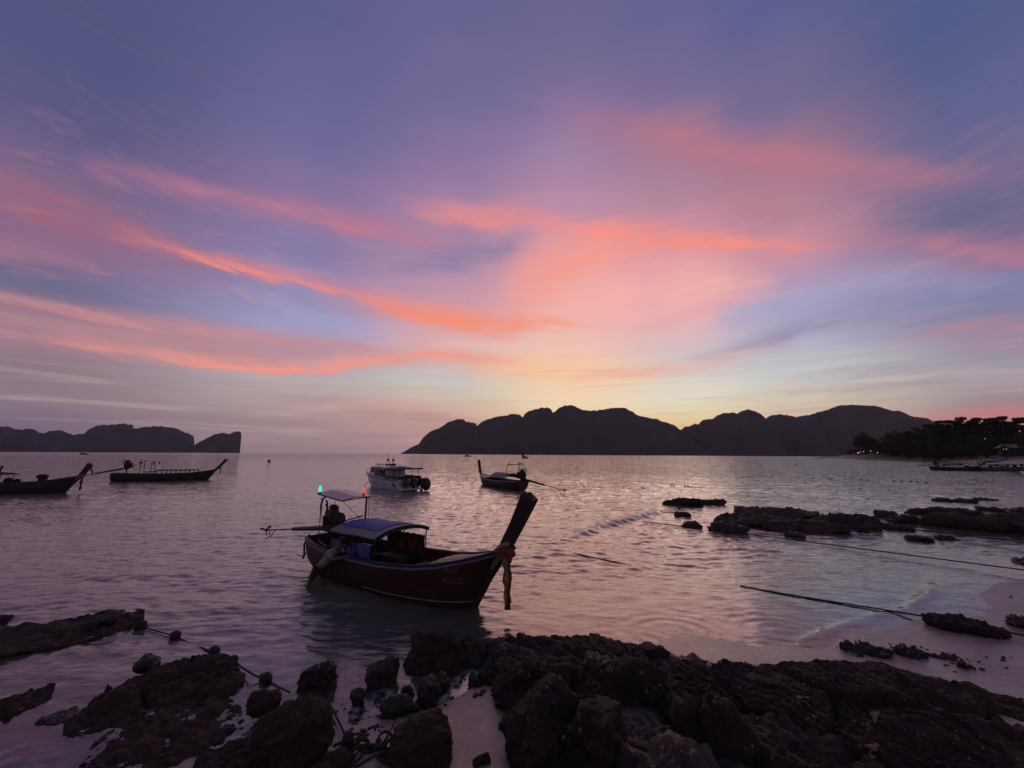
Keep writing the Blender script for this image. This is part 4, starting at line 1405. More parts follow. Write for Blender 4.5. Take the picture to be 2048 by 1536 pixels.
# ------------------------------------------------------------------ longtails drawn up by the far beach at right
spec = [
    ((1962, 942.5), (1862, 939.5), 'dark longtail boat lying off the beach at right, thin motor shaft reaching left', True),
    ((2072, 940.5), (1958, 942.0), 'longtail boat at the right edge of the picture, moored bow to the beach', False),
    ((1985, 925.5), (1885, 923.0), 'dark longtail boat aground under the trees behind the moored ones', False),
    ((2038, 926.0), (1978, 927.5), 'longtail boat on the far sand with its prow raised to the right', False),
]
for bw, sn, lb, shaft in spec:
    a, yw, Lw = place(bw, sn)
    r_, hh = longtail('longtail_boat', lb, a, yw, L=Lw, B=1.0, H=0.95, hull_mat=M_DARKHULL, trim=(M_HULLBLUE, M_DARKHULL), prow=(1.9, 2.3), full=False)
    a_gr = ground_z(np.array([a.x]), np.array([a.y]))[0]
    r_.location.z = max(0.0, a_gr + 0.15)
    if shaft:
        tail_engine(r_, (1.0, 0, 1.40), (-6.0, 0.6, 0.55), 1.5)
    arch_canopy(r_, Lw * 0.30, Lw * 0.62, 0.95, 1.45, 1.6, 0.9, hh, border=M_NAVY, full=False)
    for k in range(6):
        f_ = MB()
        x = Lw * (0.18 + 0.11 * k)
        f_.ball((x, random.uniform(-0.4, 0.4), 1.05 + random.uniform(0, 0.5)), (random.uniform(0.3, 0.7), 0.4, random.uniform(0.15, 0.4)), 8, 5)
        f_.build('cargo_bundle', M_RIBB, r_, smooth=True)
    f_ = MB()
    f_.tube([(Lw * 0.16, -0.5, 0.8), (Lw * 0.16, -0.5, 2.1), (Lw * 0.16, 0.5, 2.1), (Lw * 0.16, 0.5, 0.8)], 0.05, 6)
    f_.build('lamp_frame', M_DARKTUBE, r_)

# ------------------------------------------------------------------ two small boats far out
for u, v, w, lb in ((168, 909.5, 17, 'tiny dark boat far out before the left island'), (936, 911.0, 15, 'tiny dark boat far out below the big right island')):
    p = at_d(u, v, 470)
    p.z = 0
    L_ = w / FOC * 470
    r_ = empty('fishing_boat', p, rad(5))
    tag(r_, lb, 'boat')
    h_ = Hull(L_, 1.3, 1.1, 0.9)
    m_ = MB()
    m_.grid([[Vector((q.x - L_ / 2, q.y, q.z)) for q in rr] for rr in h_.shell(0)])
    m_.build('hull', M_DARKHULL, r_)
    m_ = MB()
    m_.box((-L_ * 0.1, 0, 1.3), (L_ * 0.4, 1.6, 1.2), None, 0.85)
    m_.box((-L_ * 0.1, 0, 1.95), (L_ * 0.5, 1.9, 0.12))
    m_.build('cabin', M_DARKHULL, r_)
    m_ = MB()
    m_.tube([(-L_ * 0.3, 0, 0.8), (-L_ * 0.3, 0, 4.2)], 0.12, 6)
    m_.build('mast', M_DARKHULL, r_)

# ------------------------------------------------------------------ white speedboat
A_, C_ = at(741, 971), at(816, 982.3)
v_ac = A_ - C_
off = math.asin(1.3 / v_ac.length)
yw = math.atan2(v_ac.y, v_ac.x) + off - rad(7)
Lw = v_ac.length * math.cos(off)
a = A_ - Vector((math.cos(yw), math.sin(yw), 0)) * Lw
sb = empty('speedboat', a, yw)
tag(sb, 'white cabin speedboat with dark windows and black outboard motors at its stern', 'speedboat')
SL, SBm = Lw + 0.7, 1.32


def sb_half(s, w):
    u = s / SL
    b = SBm * float(np.interp(u, [0, .4, .65, .8, .9, .96, 1], [.95, 1, .92, .74, .48, .26, .04]))
    g = float(np.interp(u, [0, .3, .6, .85, 1], [1.02, 1.08, 1.22, 1.42, 1.55]))
    k = float(np.interp(u, [0, .6, .8, .90, 1], [-.35, -.38, -.30, 0.0, 1.45]))
    return b * (w ** 0.42 if u < 0.75 else w ** (0.42 + 0.5 * (u - .75) / .25)), k + (g - k) * w ** 1.15


class SBH:
    L = SL

    def y_at(self, s, z):
        lo, hi = 0.0, 1.0
        for _ in range(24):
            m_ = (lo + hi) / 2
            if sb_half(s, m_)[1] < z:
                lo = m_
            else:
                hi = m_
        return sb_half(s, lo)[0]


m_ = MB()
rows = []
for s in np.linspace(0, SL, 36):
    hv = [sb_half(s, j / 10) for j in range(11)]
    rows.append([Vector((s, -y, z)) for y, z in reversed(hv)] + [Vector((s, y, z)) for y, z in hv[1:]])
m_.grid(rows)
m_.add(rows[0], [tuple(range(len(rows[0]) - 1, -1, -1))])
m_.grid([[r[0] - Vector((0, 0, 0.02)) for r in rows], [r[-1] - Vector((0, 0, 0.02)) for r in rows]])
shull = m_.build('hull', M_WHITE, sb, smooth=True)
try:
    shull.data.set_sharp_from_angle(angle=rad(40))
except Exception:
    pass
m_ = MB()
for sg in (-1, 1):
    m_.tube([(s, sg * (sb_half(s, 1)[0] + 0.01), sb_half(s, 1)[1] - 0.10) for s in np.linspace(0.1, SL - 0.1, 30)], 0.04, 6)
m_.build('rub_rail', M_NAVYTEXT, sb)
# cabin shell: sides raked, front screen raked, roof with overhang
c0, c1 = SL * 0.30, SL * 0.84
def cab(s, y, z):
    return Vector((s, y, z))
base_y, top_y, zb, zt_ = 1.10, 1.00, 1.05, 2.10
m_ = MB()
vs = [cab(c0, -base_y, zb), cab(c1, -base_y * 0.62, zb + 0.22), cab(c1, base_y * 0.62, zb + 0.22), cab(c0, base_y, zb),
      cab(c0 + 0.25, -top_y, zt_), cab(c1 - 0.75, -top_y * 0.72, zt_ - 0.02), cab(c1 - 0.75, top_y * 0.72, zt_ - 0.02), cab(c0 + 0.25, top_y, zt_)]
m_.add(vs, [(0, 1, 5, 4), (1, 2, 6, 5), (2, 3, 7, 6), (3, 0, 4, 7), (4, 5, 6, 7), (3, 2, 1, 0)])
cabin = m_.build('cabin', M_WHITE, sb, bevel=0.04)
m_ = MB()
rows = []
for s in np.linspace(c0 - 0.35, c1 - 0.62, 9):
    f = (s - c0) / (c1 - c0)
    y = top_y * 1.08 * (1 - 0.30 * max(0, f))
    z = zt_ + 0.02 - 0.10 * max(0, f - 0.4)
    rows.append([(s, -y, z), (s, -y * 0.6, z + 0.10), (s, 0, z + 0.14), (s, y * 0.6, z + 0.10), (s, y, z), (s, y * 0.9, z - 0.07), (s, -y * 0.9, z - 0.07)])
m_.grid(rows, close=True)
m_.f.append((0, 1, 2, 3, 4, 5, 6))
m_.f.append(tuple(range(len(m_.v) - 1, len(m_.v) - 8, -1)))
m_.build('cabin_roof', M_WHITE, sb)


def side_pt(f, h, sg, off):
    """Point on the cabin side: f along, h up."""
    A = vs[0 if sg < 0 else 3].lerp(vs[1 if sg < 0 else 2], f)
    Bq = vs[4 if sg < 0 else 7].lerp(vs[5 if sg < 0 else 6], f)
    return A.lerp(Bq, h) + Vector((0, sg * off, 0))


for sg in (-1, 1):
    for f0, f1, h0, h1 in ((0.03, 0.66, 0.05, 0.90), (0.70, 0.965, 0.36, 0.90)):
        m_ = MB()
        q = [side_pt(f0, h0, sg, 0.02), side_pt(f1, h0, sg, 0.02), side_pt(f1, h1, sg, 0.02), side_pt(f0, h1, sg, 0.02)]
        qi = [p - Vector((0, sg * 0.05, 0)) for p in q]
        m_.add(q + qi, [(0, 1, 2, 3), (7, 6, 5, 4), (0, 4, 5, 1), (1, 5, 6, 2), (2, 6, 7, 3), (3, 7, 4, 0)])
        w_ = m_.build('window', M_GLASS, cabin)
m_ = MB()
q = [vs[1].lerp(vs[5], 0.35), vs[2].lerp(vs[6], 0.35), vs[2].lerp(vs[6], 0.92), vs[1].lerp(vs[5], 0.92)]
q = [p + Vector((0.03, -p.y * 0.10, 0.0)) for p in q]
m_.add(q + [p - Vector((0.05, 0, 0)) for p in q], [(0, 1, 2, 3), (7, 6, 5, 4), (0, 4, 5, 1), (1, 5, 6, 2), (2, 6, 7, 3), (3, 7, 4, 0)])
m_.build('windscreen', M_GLASS, cabin)
# pale blinds seen behind the glass
for f0, f1 in ((0.34, 0.56), (0.12, 0.30)):
    m_ = MB()
    q = [side_pt(f0, 0.70, 1, 0.028), side_pt(f1, 0.74, 1, 0.028), side_pt(f1, 0.83, 1, 0.028), side_pt(f0, 0.81, 1, 0.028)]
    m_.add(q + [p - Vector((0, 0.006, 0)) for p in q], [(0, 1, 2, 3), (7, 6, 5, 4), (0, 4, 5, 1), (1, 5, 6, 2), (2, 6, 7, 3), (3, 7, 4, 0)])
    m_.build('blind', M_CLOTHW, cabin)
m_ = MB()
m_.tube([(c0 + 0.6, -0.8, zt_ + 0.12), (c0 + 0.6, -0.8, zt_ + 0.26), (c1 - 1.2, -0.55, zt_ + 0.24), (c1 - 1.2, 0.55, zt_ + 0.24), (c0 + 0.6, 0.8, zt_ + 0.26), (c0 + 0.6, 0.8, zt_ + 0.12)], 0.025, 6)
m_.build('roof_rail', M_DARKTUBE, sb)
m_ = MB()
for k in range(9):
    m_.ball((c0 + 0.5 + 0.15 * k, 0.35 * math.sin(k * 1.1), zt_ + 0.24 + 0.05 * math.cos(k * 2.0)), (0.13, 0.10, 0.11), 8, 5)
m_.build('roof_bundle', M_RIBB, sb)
m_ = MB()
m_.tube([(c1 - 1.0, 0.1, zt_), (c1 - 1.0, 0.1, zt_ + 0.30)], [0.04, 0.08], 8)
m_.build('search_light', M_DARKTUBE, sb)
for x, hgt, fl, mt in ((c0 + 1.75, 1.45, True, M_RIBR), (c0 + 1.15, 0.75, False, None), (c0 + 0.65, 0.9, True, M_RIBR)):
    m_ = MB()
    m_.tube([(x, 0.2, zt_ + 0.05), (x, 0.2, zt_ + hgt)], 0.018, 6)
    fp = m_.build('flag_pole', M_DARKTUBE, sb)
    if fl:
        m_ = MB()
        zz = zt_ + min(hgt, 0.85)
        m_.grid([[(x - 0.09 * i, 0.2 + 0.03 * math.sin(i * 1.4), zz - 0.30), (x - 0.09 * i, 0.2 + 0.03 * math.sin(i * 1.4 + 0.4), zz)] for i in range(6)])
        m_.grid([[(x - 0.09 * i, 0.212 + 0.03 * math.sin(i * 1.4), zz), (x - 0.09 * i, 0.212 + 0.03 * math.sin(i * 1.4 + 0.4), zz - 0.30)] for i in range(6)])
        m_.build('flag', mt, fp)
# after hard top on posts
m_ = MB()
m_.box((SL * 0.14, 0, 2.0), (SL * 0.36, 2.2, 0.14), Matrix.Rotation(rad(2), 3, 'Y'))
m_.build('aft_roof', M_DARKTUBE, sb, bevel=0.03)
m_ = MB()
m_.box((SL * 0.09, 0.2, 2.11), (1.0, 0.9, 0.12))
m_.build('roof_box', M_DARKTUBE, sb, bevel=0.03)
for x in (0.25, SL * 0.17, SL * 0.32):
    for sg in (-1, 1):
        m_ = MB()
        m_.tube([(x, sg * 1.0, 0.95), (x, sg * 0.96, 1.98)], 0.028, 6)
        m_.build('roof_post', M_DARKTUBE, sb)
m_ = MB()
for sg in (-1, 1):
    m_.box((SL * 0.16, sg * 1.1, 1.22), (SL * 0.32, 0.08, 0.28))
m_.box((0.3, 0, 1.2), (0.1, 2.12, 0.28))
m_.build('cockpit_coaming', M_DARKHULL, sb)
# swim platform and three outboards
m_ = MB()
m_.box((-0.35, 0, 0.22), (0.8, 2.3, 0.10))
m_.build('swim_platform', M_WHITE, sb, bevel=0.02)
for y in (-0.85, 0.0, 0.85):
    m_ = MB()
    m_.box((-0.62, y, 0.05), (0.24, 0.16, 0.95))
    m_.box((-0.40, y, 0.55), (0.40, 0.22, 0.20))
    ob = m_.build('outboard', M_IRON, sb, bevel=0.02)
    m_ = MB()
    m_.box((-0.60, y, 0.84), (0.78, 0.56, 0.72), None, 0.72)
    m_.build('cowling', M_IRON, ob, bevel=0.10)
# a round pale fender tyre by the far quarter
m_ = MB()
ps = [(-0.95 + 0.06 * math.sin(a), -1.42 + 0.10 * math.cos(a * 2), 0.62 + 0.55 * math.sin(a)) for a in np.linspace(0, 6.283, 17)]
m_.ball((-0.72, -1.25, 0.62), (0.75, 0.32, 0.62), 16, 10)
m_.build('fender', M_HULLBLUE, sb, smooth=True)
hull_text(sb, SBH(), 'SLATER', SL * 0.56, 0.40, 0.44, M_NAVYTEXT, side=1)
hull_text(sb, SBH(), '&', SL * 0.76, 0.42, 0.50, M_NAVYTEXT, side=1)
hull_text(sb, SBH(), 'TOURS', SL * 0.34, 0.42, 0.24, M_HULLBLUE, side=1)
sh = SBH()
for nm, r, mt, off in (('emblem', 0.24, M_NAVYTEXT, 0.014), ('emblem_bar', 0.0, M_LINE, 0.022)):
    pts_ = []
    if r:
        ring = [(r * math.cos(t), r * math.sin(t)) for t in np.linspace(0, 2 * math.pi, 20, endpoint=False)]
    else:
        ring = [(-0.20, 0.13), (-0.14, 0.19), (0.20, -0.13), (0.14, -0.19)]
    for dx, dz in ring:
        s = SL * 0.13 + dx
        pts_.append((s, sh.y_at(s, 0.50 + dz) + off, 0.50 + dz))
    mesh_np(nm, pts_, [tuple(range(len(pts_)))], mt, sb)
# pulpit rail
m_ = MB()
m_.tube([(SL * 0.80, 0.9, 1.45), (SL * 0.86, 0.85, 1.72), (SL * 0.97, 0.35, 1.82), (SL, 0, 1.82), (SL * 0.97, -0.35, 1.82), (SL * 0.86, -0.85, 1.72), (SL * 0.80, -0.9, 1.45)], 0.025, 6)
m_.build('bow_rail', M_STEEL, sb)
# ------------------------------------------------------------------ rocks
M_ROCK = pm('dark_shore_rock', (0.040, 0.030, 0.026), 0.75, scale=2.2, col2=(0.022, 0.018, 0.017), bump=1.0, bscale=26, spec=0.25,
            specks=((0.16, 0.125, 0.11), 24.0), world_space=True, bdist=0.05, rust=((0.062, 0.034, 0.022), 2.6))
M_ROCKB = pm('brown_shore_rock', (0.058, 0.037, 0.029), 0.8, scale=2.0, col2=(0.026, 0.020, 0.018), bump=0.9, bscale=20, spec=0.25, world_space=True, bdist=0.05, rust=((0.062, 0.034, 0.022), 2.6))
M_ROCKW = pm('wet_black_rock', (0.022, 0.018, 0.017), 0.45, scale=2.5, col2=(0.040, 0.029, 0.024), bump=0.8, bscale=18, spec=0.4, world_space=True, bdist=0.05, rust=((0.062, 0.034, 0.022), 2.6))
M_ROCKO = pm('olive_crusted_rock', (0.050, 0.035, 0.019), 0.8, scale=1.8, col2=(0.024, 0.020, 0.017), bump=0.9, bscale=20, spec=0.25, world_space=True, bdist=0.05, rust=((0.062, 0.034, 0.022), 2.6))
M_SHELF = pm('far_shelf_rock', (0.060, 0.042, 0.034), 0.7, scale=1.2, col2=(0.024, 0.020, 0.019), bump=0.9, bscale=9, spec=0.3, world_space=True, bdist=0.05, rust=((0.062, 0.034, 0.022), 2.6))

_ico = {}


def ico(level):
    if level not in _ico:
        b = bmesh.new()
        bmesh.ops.create_icosphere(b, subdivisions=level, radius=1.0)
        v = np.array([x.co[:] for x in b.verts])
        f = np.array([[x.index for x in fc.verts] for fc in b.faces])
        b.free()
        _ico[level] = (v, f)
    return _ico[level]


def rock(label, c, dims, yaw=0.0, p=2.6, cuts=9, lump=0.16, fine=0.035, strata=None, level=5, mat=None, seed=0, tilt=(0, 0), group=None, name='rock', cat='rock', crack=0.0, blocks=0, gap=0.045):
    v, f = ico(level)
    n = v / np.linalg.norm(v, axis=1)[:, None]
    r = (np.abs(n) ** p).sum(1) ** (-1.0 / p)
    q = n * r[:, None]
    R = np.random.RandomState(seed + 100)
    for _ in range(cuts):
        m_ = R.normal(size=3)
        m_[2] *= 0.8
        m_ /= np.linalg.norm(m_)
        dd = R.uniform(0.62, 0.92)
        ov = np.maximum(q @ m_ - dd, 0)
        q = q - m_ * (ov * 0.92)[:, None]
    size = float(np.mean(dims))
    w = q * np.array(dims)
    nn = n / np.array(dims)
    nn /= np.linalg.norm(nn, axis=1)[:, None]
    so = seed * 3.7
    disp = lump * size * fbm(w / size * 1.5 + so, 3, seed)
    if crack:
        rg = 1 - np.abs(fbm(w / size * 1.9 + so + 9, 3, seed + 7)) * 2.2
        disp -= crack * size * np.clip(rg - 0.55, 0, 1)
    if blocks:
        ctr = w[R.choice(len(w), blocks, replace=False)] * 0.95
        wq = w + 0.10 * size * np.stack([fbm(w / size * 2.3 + so + a_, 2, seed + 20 + a_) for a_ in (0, 1, 2)], -1)
        dist = np.linalg.norm(wq[:, None, :] - ctr[None], axis=2)
        srt = np.argsort(dist, axis=1)[:, :2]
        d1 = np.take_along_axis(dist, srt[:, :1], 1)[:, 0]
        d2 = np.take_along_axis(dist, srt[:, 1:2], 1)[:, 0]
        off = R.uniform(-1, 1, blocks)
        disp += 0.06 * size * off[srt[:, 0]] - 2.2 * gap * np.exp(-((d2 - d1) / gap) ** 2)
    if strata:
        (ax, ay, az_), freq, amp = strata
        dvec = np.array((ax, ay, az_)) / np.linalg.norm((ax, ay, az_))
        wob = 0.55 * fbm(w * 1.1 + so, 3, seed + 5)
        ph = (w @ dvec + wob * 0.35) * freq
        fr = ph - np.floor(ph)
        h = R.rand(512)[(np.floor(ph).astype(int)) % 512]
        saw = np.where(fr < 0.82, 0.35 + 0.65 * h, (0.35 + 0.65 * h) * (1 - (fr - 0.82) / 0.09 * (fr < 0.91)) * (fr < 0.91))
        disp += amp * (saw - 0.5)
    disp += fine * fbm(w * 5.5 + so, 4, seed + 11, 0.6) + fine * 0.9 * (np.abs(fbm(w * 11 + so, 3, seed + 13, 0.6)) - 0.2)
    w = w + nn * disp[:, None]
    rot = np.array((Matrix.Rotation(yaw, 3, 'Z') @ Matrix.Rotation(tilt[0], 3, 'X') @ Matrix.Rotation(tilt[1], 3, 'Y')))
    w = w @ rot.T
    o = mesh_np(name, w, f, mat or M_ROCK, smooth=True)
    o.location = c
    tag(o, label, cat, group)
    return o


def rock_px(label, u0, u1, vt, vb, dr=0.7, zb=0.0, sink=0.35, flat=None, **kw):
    """A rock whose foot is seen between u0 and u1 at row vb and whose top is at row vt."""
    um = (u0 + u1) / 2
    L_, R_ = at(u0, vb, zb), at(u1, vb, zb)
    w = (R_ - L_).length
    dep = w * dr
    foot = at(um, vb, zb)
    back = Vector((foot.x, foot.y, 0)).normalized()
    if flat is not None:
        # low slab of known height: its depth follows from where its far edge is seen
        dep = max(0.1, at(um, vt, zb + flat * 0.6).xy.length - foot.xy.length)
    c = foot + back * dep * 0.5
    d = ray(um, vt)
    t = (c.xy.length * 0.97) / Vector((d.x, d.y)).length
    top = CAM_H + d.z * t
    hk = kw.pop('hk', 0.80)
    h = max(0.04, (top - zb) * hk) if flat is None else flat
    full = h * (1 + sink)
    yaw = kw.pop('yaw', 0.0) - math.atan2(back.x, back.y)
    return rock(label, Vector((c.x, c.y, zb + h - full / 2 * 1.0)), (w / 2 * 0.97, dep / 2, full / 2), yaw, **kw)


G_OUT = 'boulders of the near rock outcrop'
# the near outcrop: overlapping boulders and two tilted slabs
SD = ((0.82, 0.58, 0.30), 8.0, 0.065)
rock('broad cracked ledge that the near boulders rise from', (1.60, 6.75, -0.02), (1.85, 1.15, 0.46), -0.12, p=3.6, cuts=2, lump=0.07, fine=0.035, strata=SD, blocks=13, gap=0.04, level=7, seed=1, group=G_OUT, mat=M_ROCK)
rock('dark rock at the foot of the front boulders', (1.6, 5.2, -0.10), (1.5, 1.0, 0.50), 0.0, p=3.0, cuts=3, lump=0.10, fine=0.035, strata=SD, blocks=6, level=6, seed=23, group=G_OUT, mat=M_ROCKW)
rock('big dark block at the left end of the outcrop under the boat prow', (-1.28, 7.5, 0.08), (0.62, 0.42, 0.36), -0.15, p=4.2, cuts=12, lump=0.10, strata=((0.82, 0.58, 0.35), 8.0, 0.05), blocks=5, level=5, seed=2, group=G_OUT, mat=M_ROCKB)
rock('dark hollowed boulder behind the left block of the outcrop', (-0.50, 7.75, -0.03), (0.60, 0.45, 0.34), 0.1, p=3, lump=0.12, strata=((0.82, 0.58, 0.35), 8.0, 0.05), blocks=5, level=5, seed=3, group=G_OUT, mat=M_ROCKW, crack=0.25)
rock('rounded stone on the back crest of the outcrop nearest the prow', (0.12, 7.75, -0.01), (0.45, 0.35, 0.32), 0.3, lump=0.12, strata=((0.82, 0.58, 0.35), 8.0, 0.05), blocks=5, level=5, seed=4, group=G_OUT, mat=M_ROCK)
rock('wide knobbly crest rock at the back of the outcrop', (0.95, 7.6, -0.01), (0.70, 0.42, 0.34), -0.1, p=3, lump=0.12, strata=((0.82, 0.58, 0.35), 8.0, 0.05), blocks=5, level=5, seed=5, group=G_OUT, mat=M_ROCKW, crack=0.2)
rock('crest rock with slanting ridges at the back of the outcrop', (1.95, 7.25, 0.01), (0.80, 0.50, 0.34), -0.25, p=3, strata=SD, blocks=5, level=5, seed=6, group=G_OUT, mat=M_ROCK)
rock('black ridge rock stepping down to the water behind the outcrop', (2.95, 6.95, -0.05), (0.80, 0.42, 0.30), -0.30, p=3, strata=SD, blocks=5, level=5, seed=7, group=G_OUT, mat=M_ROCKW)
rock('twin-lobed boulder in the middle of the outcrop', (0.48, 6.4, 0.13), (0.66, 0.45, 0.46), 0.05, p=3.2, lump=0.12, strata=((0.82, 0.58, 0.35), 8.0, 0.05), blocks=5, level=5, seed=8, group=G_OUT, mat=M_ROCK, crack=0.2)
rock('low rounded boulder right of the twin-lobed boulder', (1.25, 6.6, 0.07), (0.50, 0.42, 0.44), 0.4, p=3.2, lump=0.12, strata=((0.82, 0.58, 0.35), 8.0, 0.05), blocks=5, level=5, seed=22, group=G_OUT, mat=M_ROCKW, crack=0.2)
rock('small arched stone left of the twin-lobed boulder', (-0.32, 7.0, -0.07), (0.34, 0.22, 0.24), 0.1, lump=0.12, strata=((0.82, 0.58, 0.35), 8.0, 0.05), blocks=5, level=5, seed=9, group=G_OUT, mat=M_ROCKB)
rock('large front boulder crusted with shells above the sand', (0.36, 5.15, 0.20), (0.46, 0.55, 0.66), 0.25, p=3.2, lump=0.12, strata=((0.82, 0.58, 0.35), 8.0, 0.05), blocks=5, level=5, seed=10, group=G_OUT, mat=M_ROCK, crack=0.15)
rock('tall front boulder with a sharp pale edge, crusted with shells', (0.92, 5.0, 0.22), (0.42, 0.58, 0.72), -0.2, p=3.0, cuts=14, lump=0.12, strata=((0.82, 0.58, 0.35), 8.0, 0.05), blocks=5, level=5, seed=11, group=G_OUT, mat=M_ROCK, crack=0.1)
rock('shell-covered boulder right of the tall front boulder', (1.78, 5.9, 0.11), (0.62, 0.48, 0.58), 0.1, p=3.2, lump=0.12, strata=((0.82, 0.58, 0.35), 8.0, 0.05), blocks=5, level=5, seed=12, group=G_OUT, mat=M_ROCK, crack=0.15)
rock('steep boulder beside the shell-covered boulder with a dark cleft', (2.25, 5.25, 0.11), (0.46, 0.62, 0.58), -0.25, p=3.2, lump=0.12, blocks=5, level=5, seed=13, group=G_OUT, mat=M_ROCK, crack=0.2, strata=((0.9, 0.4, 0.2), 6.0, 0.05))
rock('small pale-topped stone wedged against the striped slab', (2.55, 6.30, 0.26), (0.28, 0.22, 0.22), 0.2, lump=0.12, strata=((0.82, 0.58, 0.35), 8.0, 0.05), blocks=5, level=5, seed=14, group=G_OUT, mat=M_ROCKB)
rock('low black boulder at the bottom edge of the picture in the outcrop', (1.50, 4.45, 0.10), (0.75, 0.5, 0.50), 0.1, p=3.2, lump=0.12, strata=((0.82, 0.58, 0.35), 8.0, 0.05), blocks=5, level=5, seed=15, group=G_OUT, mat=M_ROCKW, crack=0.2)
rock('large tilted slab striped with slanting ridges right of the boulders', (4.45, 5.95, -0.02), (2.05, 1.22, 0.52), -0.16, p=3.2, cuts=6, lump=0.07, fine=0.032, strata=SD, blocks=10, gap=0.05, level=7, seed=16, group=G_OUT, mat=M_ROCK, tilt=(rad(2), rad(5)))
rock('lower front slab with fine slanting ridges at bottom right', (3.55, 4.55, 0.0), (1.55, 0.95, 0.58), -0.16, p=3.0, cuts=6, lump=0.09, fine=0.032, strata=SD, blocks=10, gap=0.05, level=6, seed=17, group=G_OUT, mat=M_ROCK, tilt=(0, rad(5)))
rock('brown rounded slab at the right edge behind the sandy gap', (5.75, 5.35, -0.08), (1.15, 0.75, 0.40), -0.30, p=3.2, lump=0.10, fine=0.04, strata=((0.82, 0.58, 0.30), 8.0, 0.06), blocks=5, level=5, seed=18, group=G_OUT, mat=M_ROCKB)
rock('long low rock along the water at the right end of the outcrop', (6.35, 6.40, -0.08), (1.15, 0.42, 0.28), -0.15, p=3.2, lump=0.12, fine=0.035, strata=((0.82, 0.58, 0.30), 7.0, 0.05), blocks=5, level=5, seed=19, group=G_OUT, mat=M_ROCKO)
rock('flat olive rock at the far right end of the outcrop', (7.9, 6.15, -0.10), (1.1, 0.55, 0.26), -0.1, p=3.2, lump=0.12, fine=0.035, strata=((0.82, 0.58, 0.35), 8.0, 0.05), blocks=5, level=5, seed=20, group=G_OUT, mat=M_ROCKO)

# rocks in the shallows at lower left
G_LEFT = 'rocks in the shallows at lower left'
rock_px('long flat weedy rock awash at the left edge, far one', -60, 268, 1243, 1300, 0.55, p=2.6, cuts=5, flat=0.07, level=5, seed=31, mat=M_ROCKB, group=G_LEFT, lump=0.16, fine=0.035, sink=0.8, crack=0.2)
rock_px('round knob standing at the right end of the long awash rock', 196, 232, 1228, 1252, 0.9, zb=0.06, level=4, seed=32, mat=M_ROCKW, group=G_LEFT)
rock_px('low reddish rock awash at the left edge above the corner', -40, 88, 1390, 1430, 0.6, p=2.6, flat=0.04, level=5, seed=33, mat=M_ROCKB, group=G_LEFT, sink=0.8, lump=0.2, fine=0.05)
rock_px('narrow sunken rock by itself left of the broad slab', 88, 142, 1418, 1450, 0.5, flat=0.03, level=4, seed=34, mat=M_ROCKW, group=G_LEFT, yaw=0.5, sink=1.0)
rock_px('broad dark slab lying in the shallows at lower left', 165, 468, 1338, 1450, 0.62, p=2.7, cuts=6, flat=0.12, level=6, seed=35, mat=M_ROCKB, group=G_LEFT, lump=0.13, fine=0.04, yaw=0.16, sink=0.7, strata=((0.25, -0.85, 0.8), 4.0, 0.07), blocks=6, tilt=(rad(4), rad(-3)))
rock_px('knob on the back edge of the broad dark slab', 265, 312, 1315, 1345, 0.9, zb=0.10, level=4, seed=36, mat=M_ROCKW, group=G_LEFT)
rock_px('flat brown slab half covered by sand near the bottom left', 190, 470, 1412, 1540, 0.6, p=2.5, cuts=4, flat=0.025, level=6, seed=37, mat=M_ROCKB, group=G_LEFT, lump=0.10, fine=0.04, yaw=0.25, sink=2.0)
rock_px('low rounded rock at the bottom edge left of the brown boulder', 360, 530, 1480, 1580, 0.6, p=2.8, flat=0.12, level=6, seed=54, mat=M_ROCKB, group=G_LEFT, lump=0.12, sink=0.8)
rock_px('large rounded brown boulder at the bottom left, nearest one', 498, 655, 1394, 1560, 0.75, p=2.6, level=6, seed=38, mat=M_ROCKO, group=G_LEFT, lump=0.12, cuts=6, sink=0.3)
rock_px('small rounded stone leaning on the big brown boulder', 492, 562, 1390, 1440, 0.8, zb=0.1, level=5, seed=39, mat=M_ROCKB, group=G_LEFT)
rock_px('upright pointed stone of the small pair in the water', 626, 672, 1325, 1378, 0.8, level=5, seed=40, mat=M_ROCKW, group=G_LEFT, yaw=0.3)
rock_px('lower stone of the small pair in the water', 594, 636, 1342, 1378, 0.8, level=5, seed=41, mat=M_ROCKW, group=G_LEFT)
rock_px('angular tilted stone left of the outcrop end', 735, 801, 1322, 1374, 0.7, p=4, level=5, seed=42, mat=M_ROCKW, group=G_LEFT, tilt=(0, rad(-18)))
rock_px('narrow stone lying alone in the sandy channel', 697, 728, 1384, 1416, 0.8, level=4, seed=43, mat=M_ROCKW, group=G_LEFT, yaw=0.7)
rock_px('long low wedge-shaped stone in the sandy channel', 752, 836, 1398, 1438, 0.55, p=3.5, level=5, seed=44, mat=M_ROCKW, group=G_LEFT)
rock_px('smallest round stone above the wedge-shaped stone', 799, 825, 1380, 1402, 0.9, level=4, seed=45, mat=M_ROCKW, group=G_LEFT)
rock_px('dark block right of the smallest round stone', 828, 882, 1358, 1416, 0.8, p=3.4, level=5, seed=46, mat=M_ROCKW, group=G_LEFT)
rock_px('flat dark stone under the left block of the outcrop', 872, 900, 1352, 1386, 0.8, level=4, seed=47, mat=M_ROCKW, group=G_LEFT)
rock_px('big crusted boulder standing in the sand at bottom centre', 758, 925, 1428, 1570, 0.75, p=3.4, cuts=12, level=6, seed=48, mat=M_ROCKO, group=G_LEFT, lump=0.12, yaw=0.25, sink=0.25)
rock_px('little dark stone on the sand by the outcrop foot', 994, 1040, 1450, 1472, 0.5, level=4, seed=49, mat=M_ROCKW, group=G_LEFT)
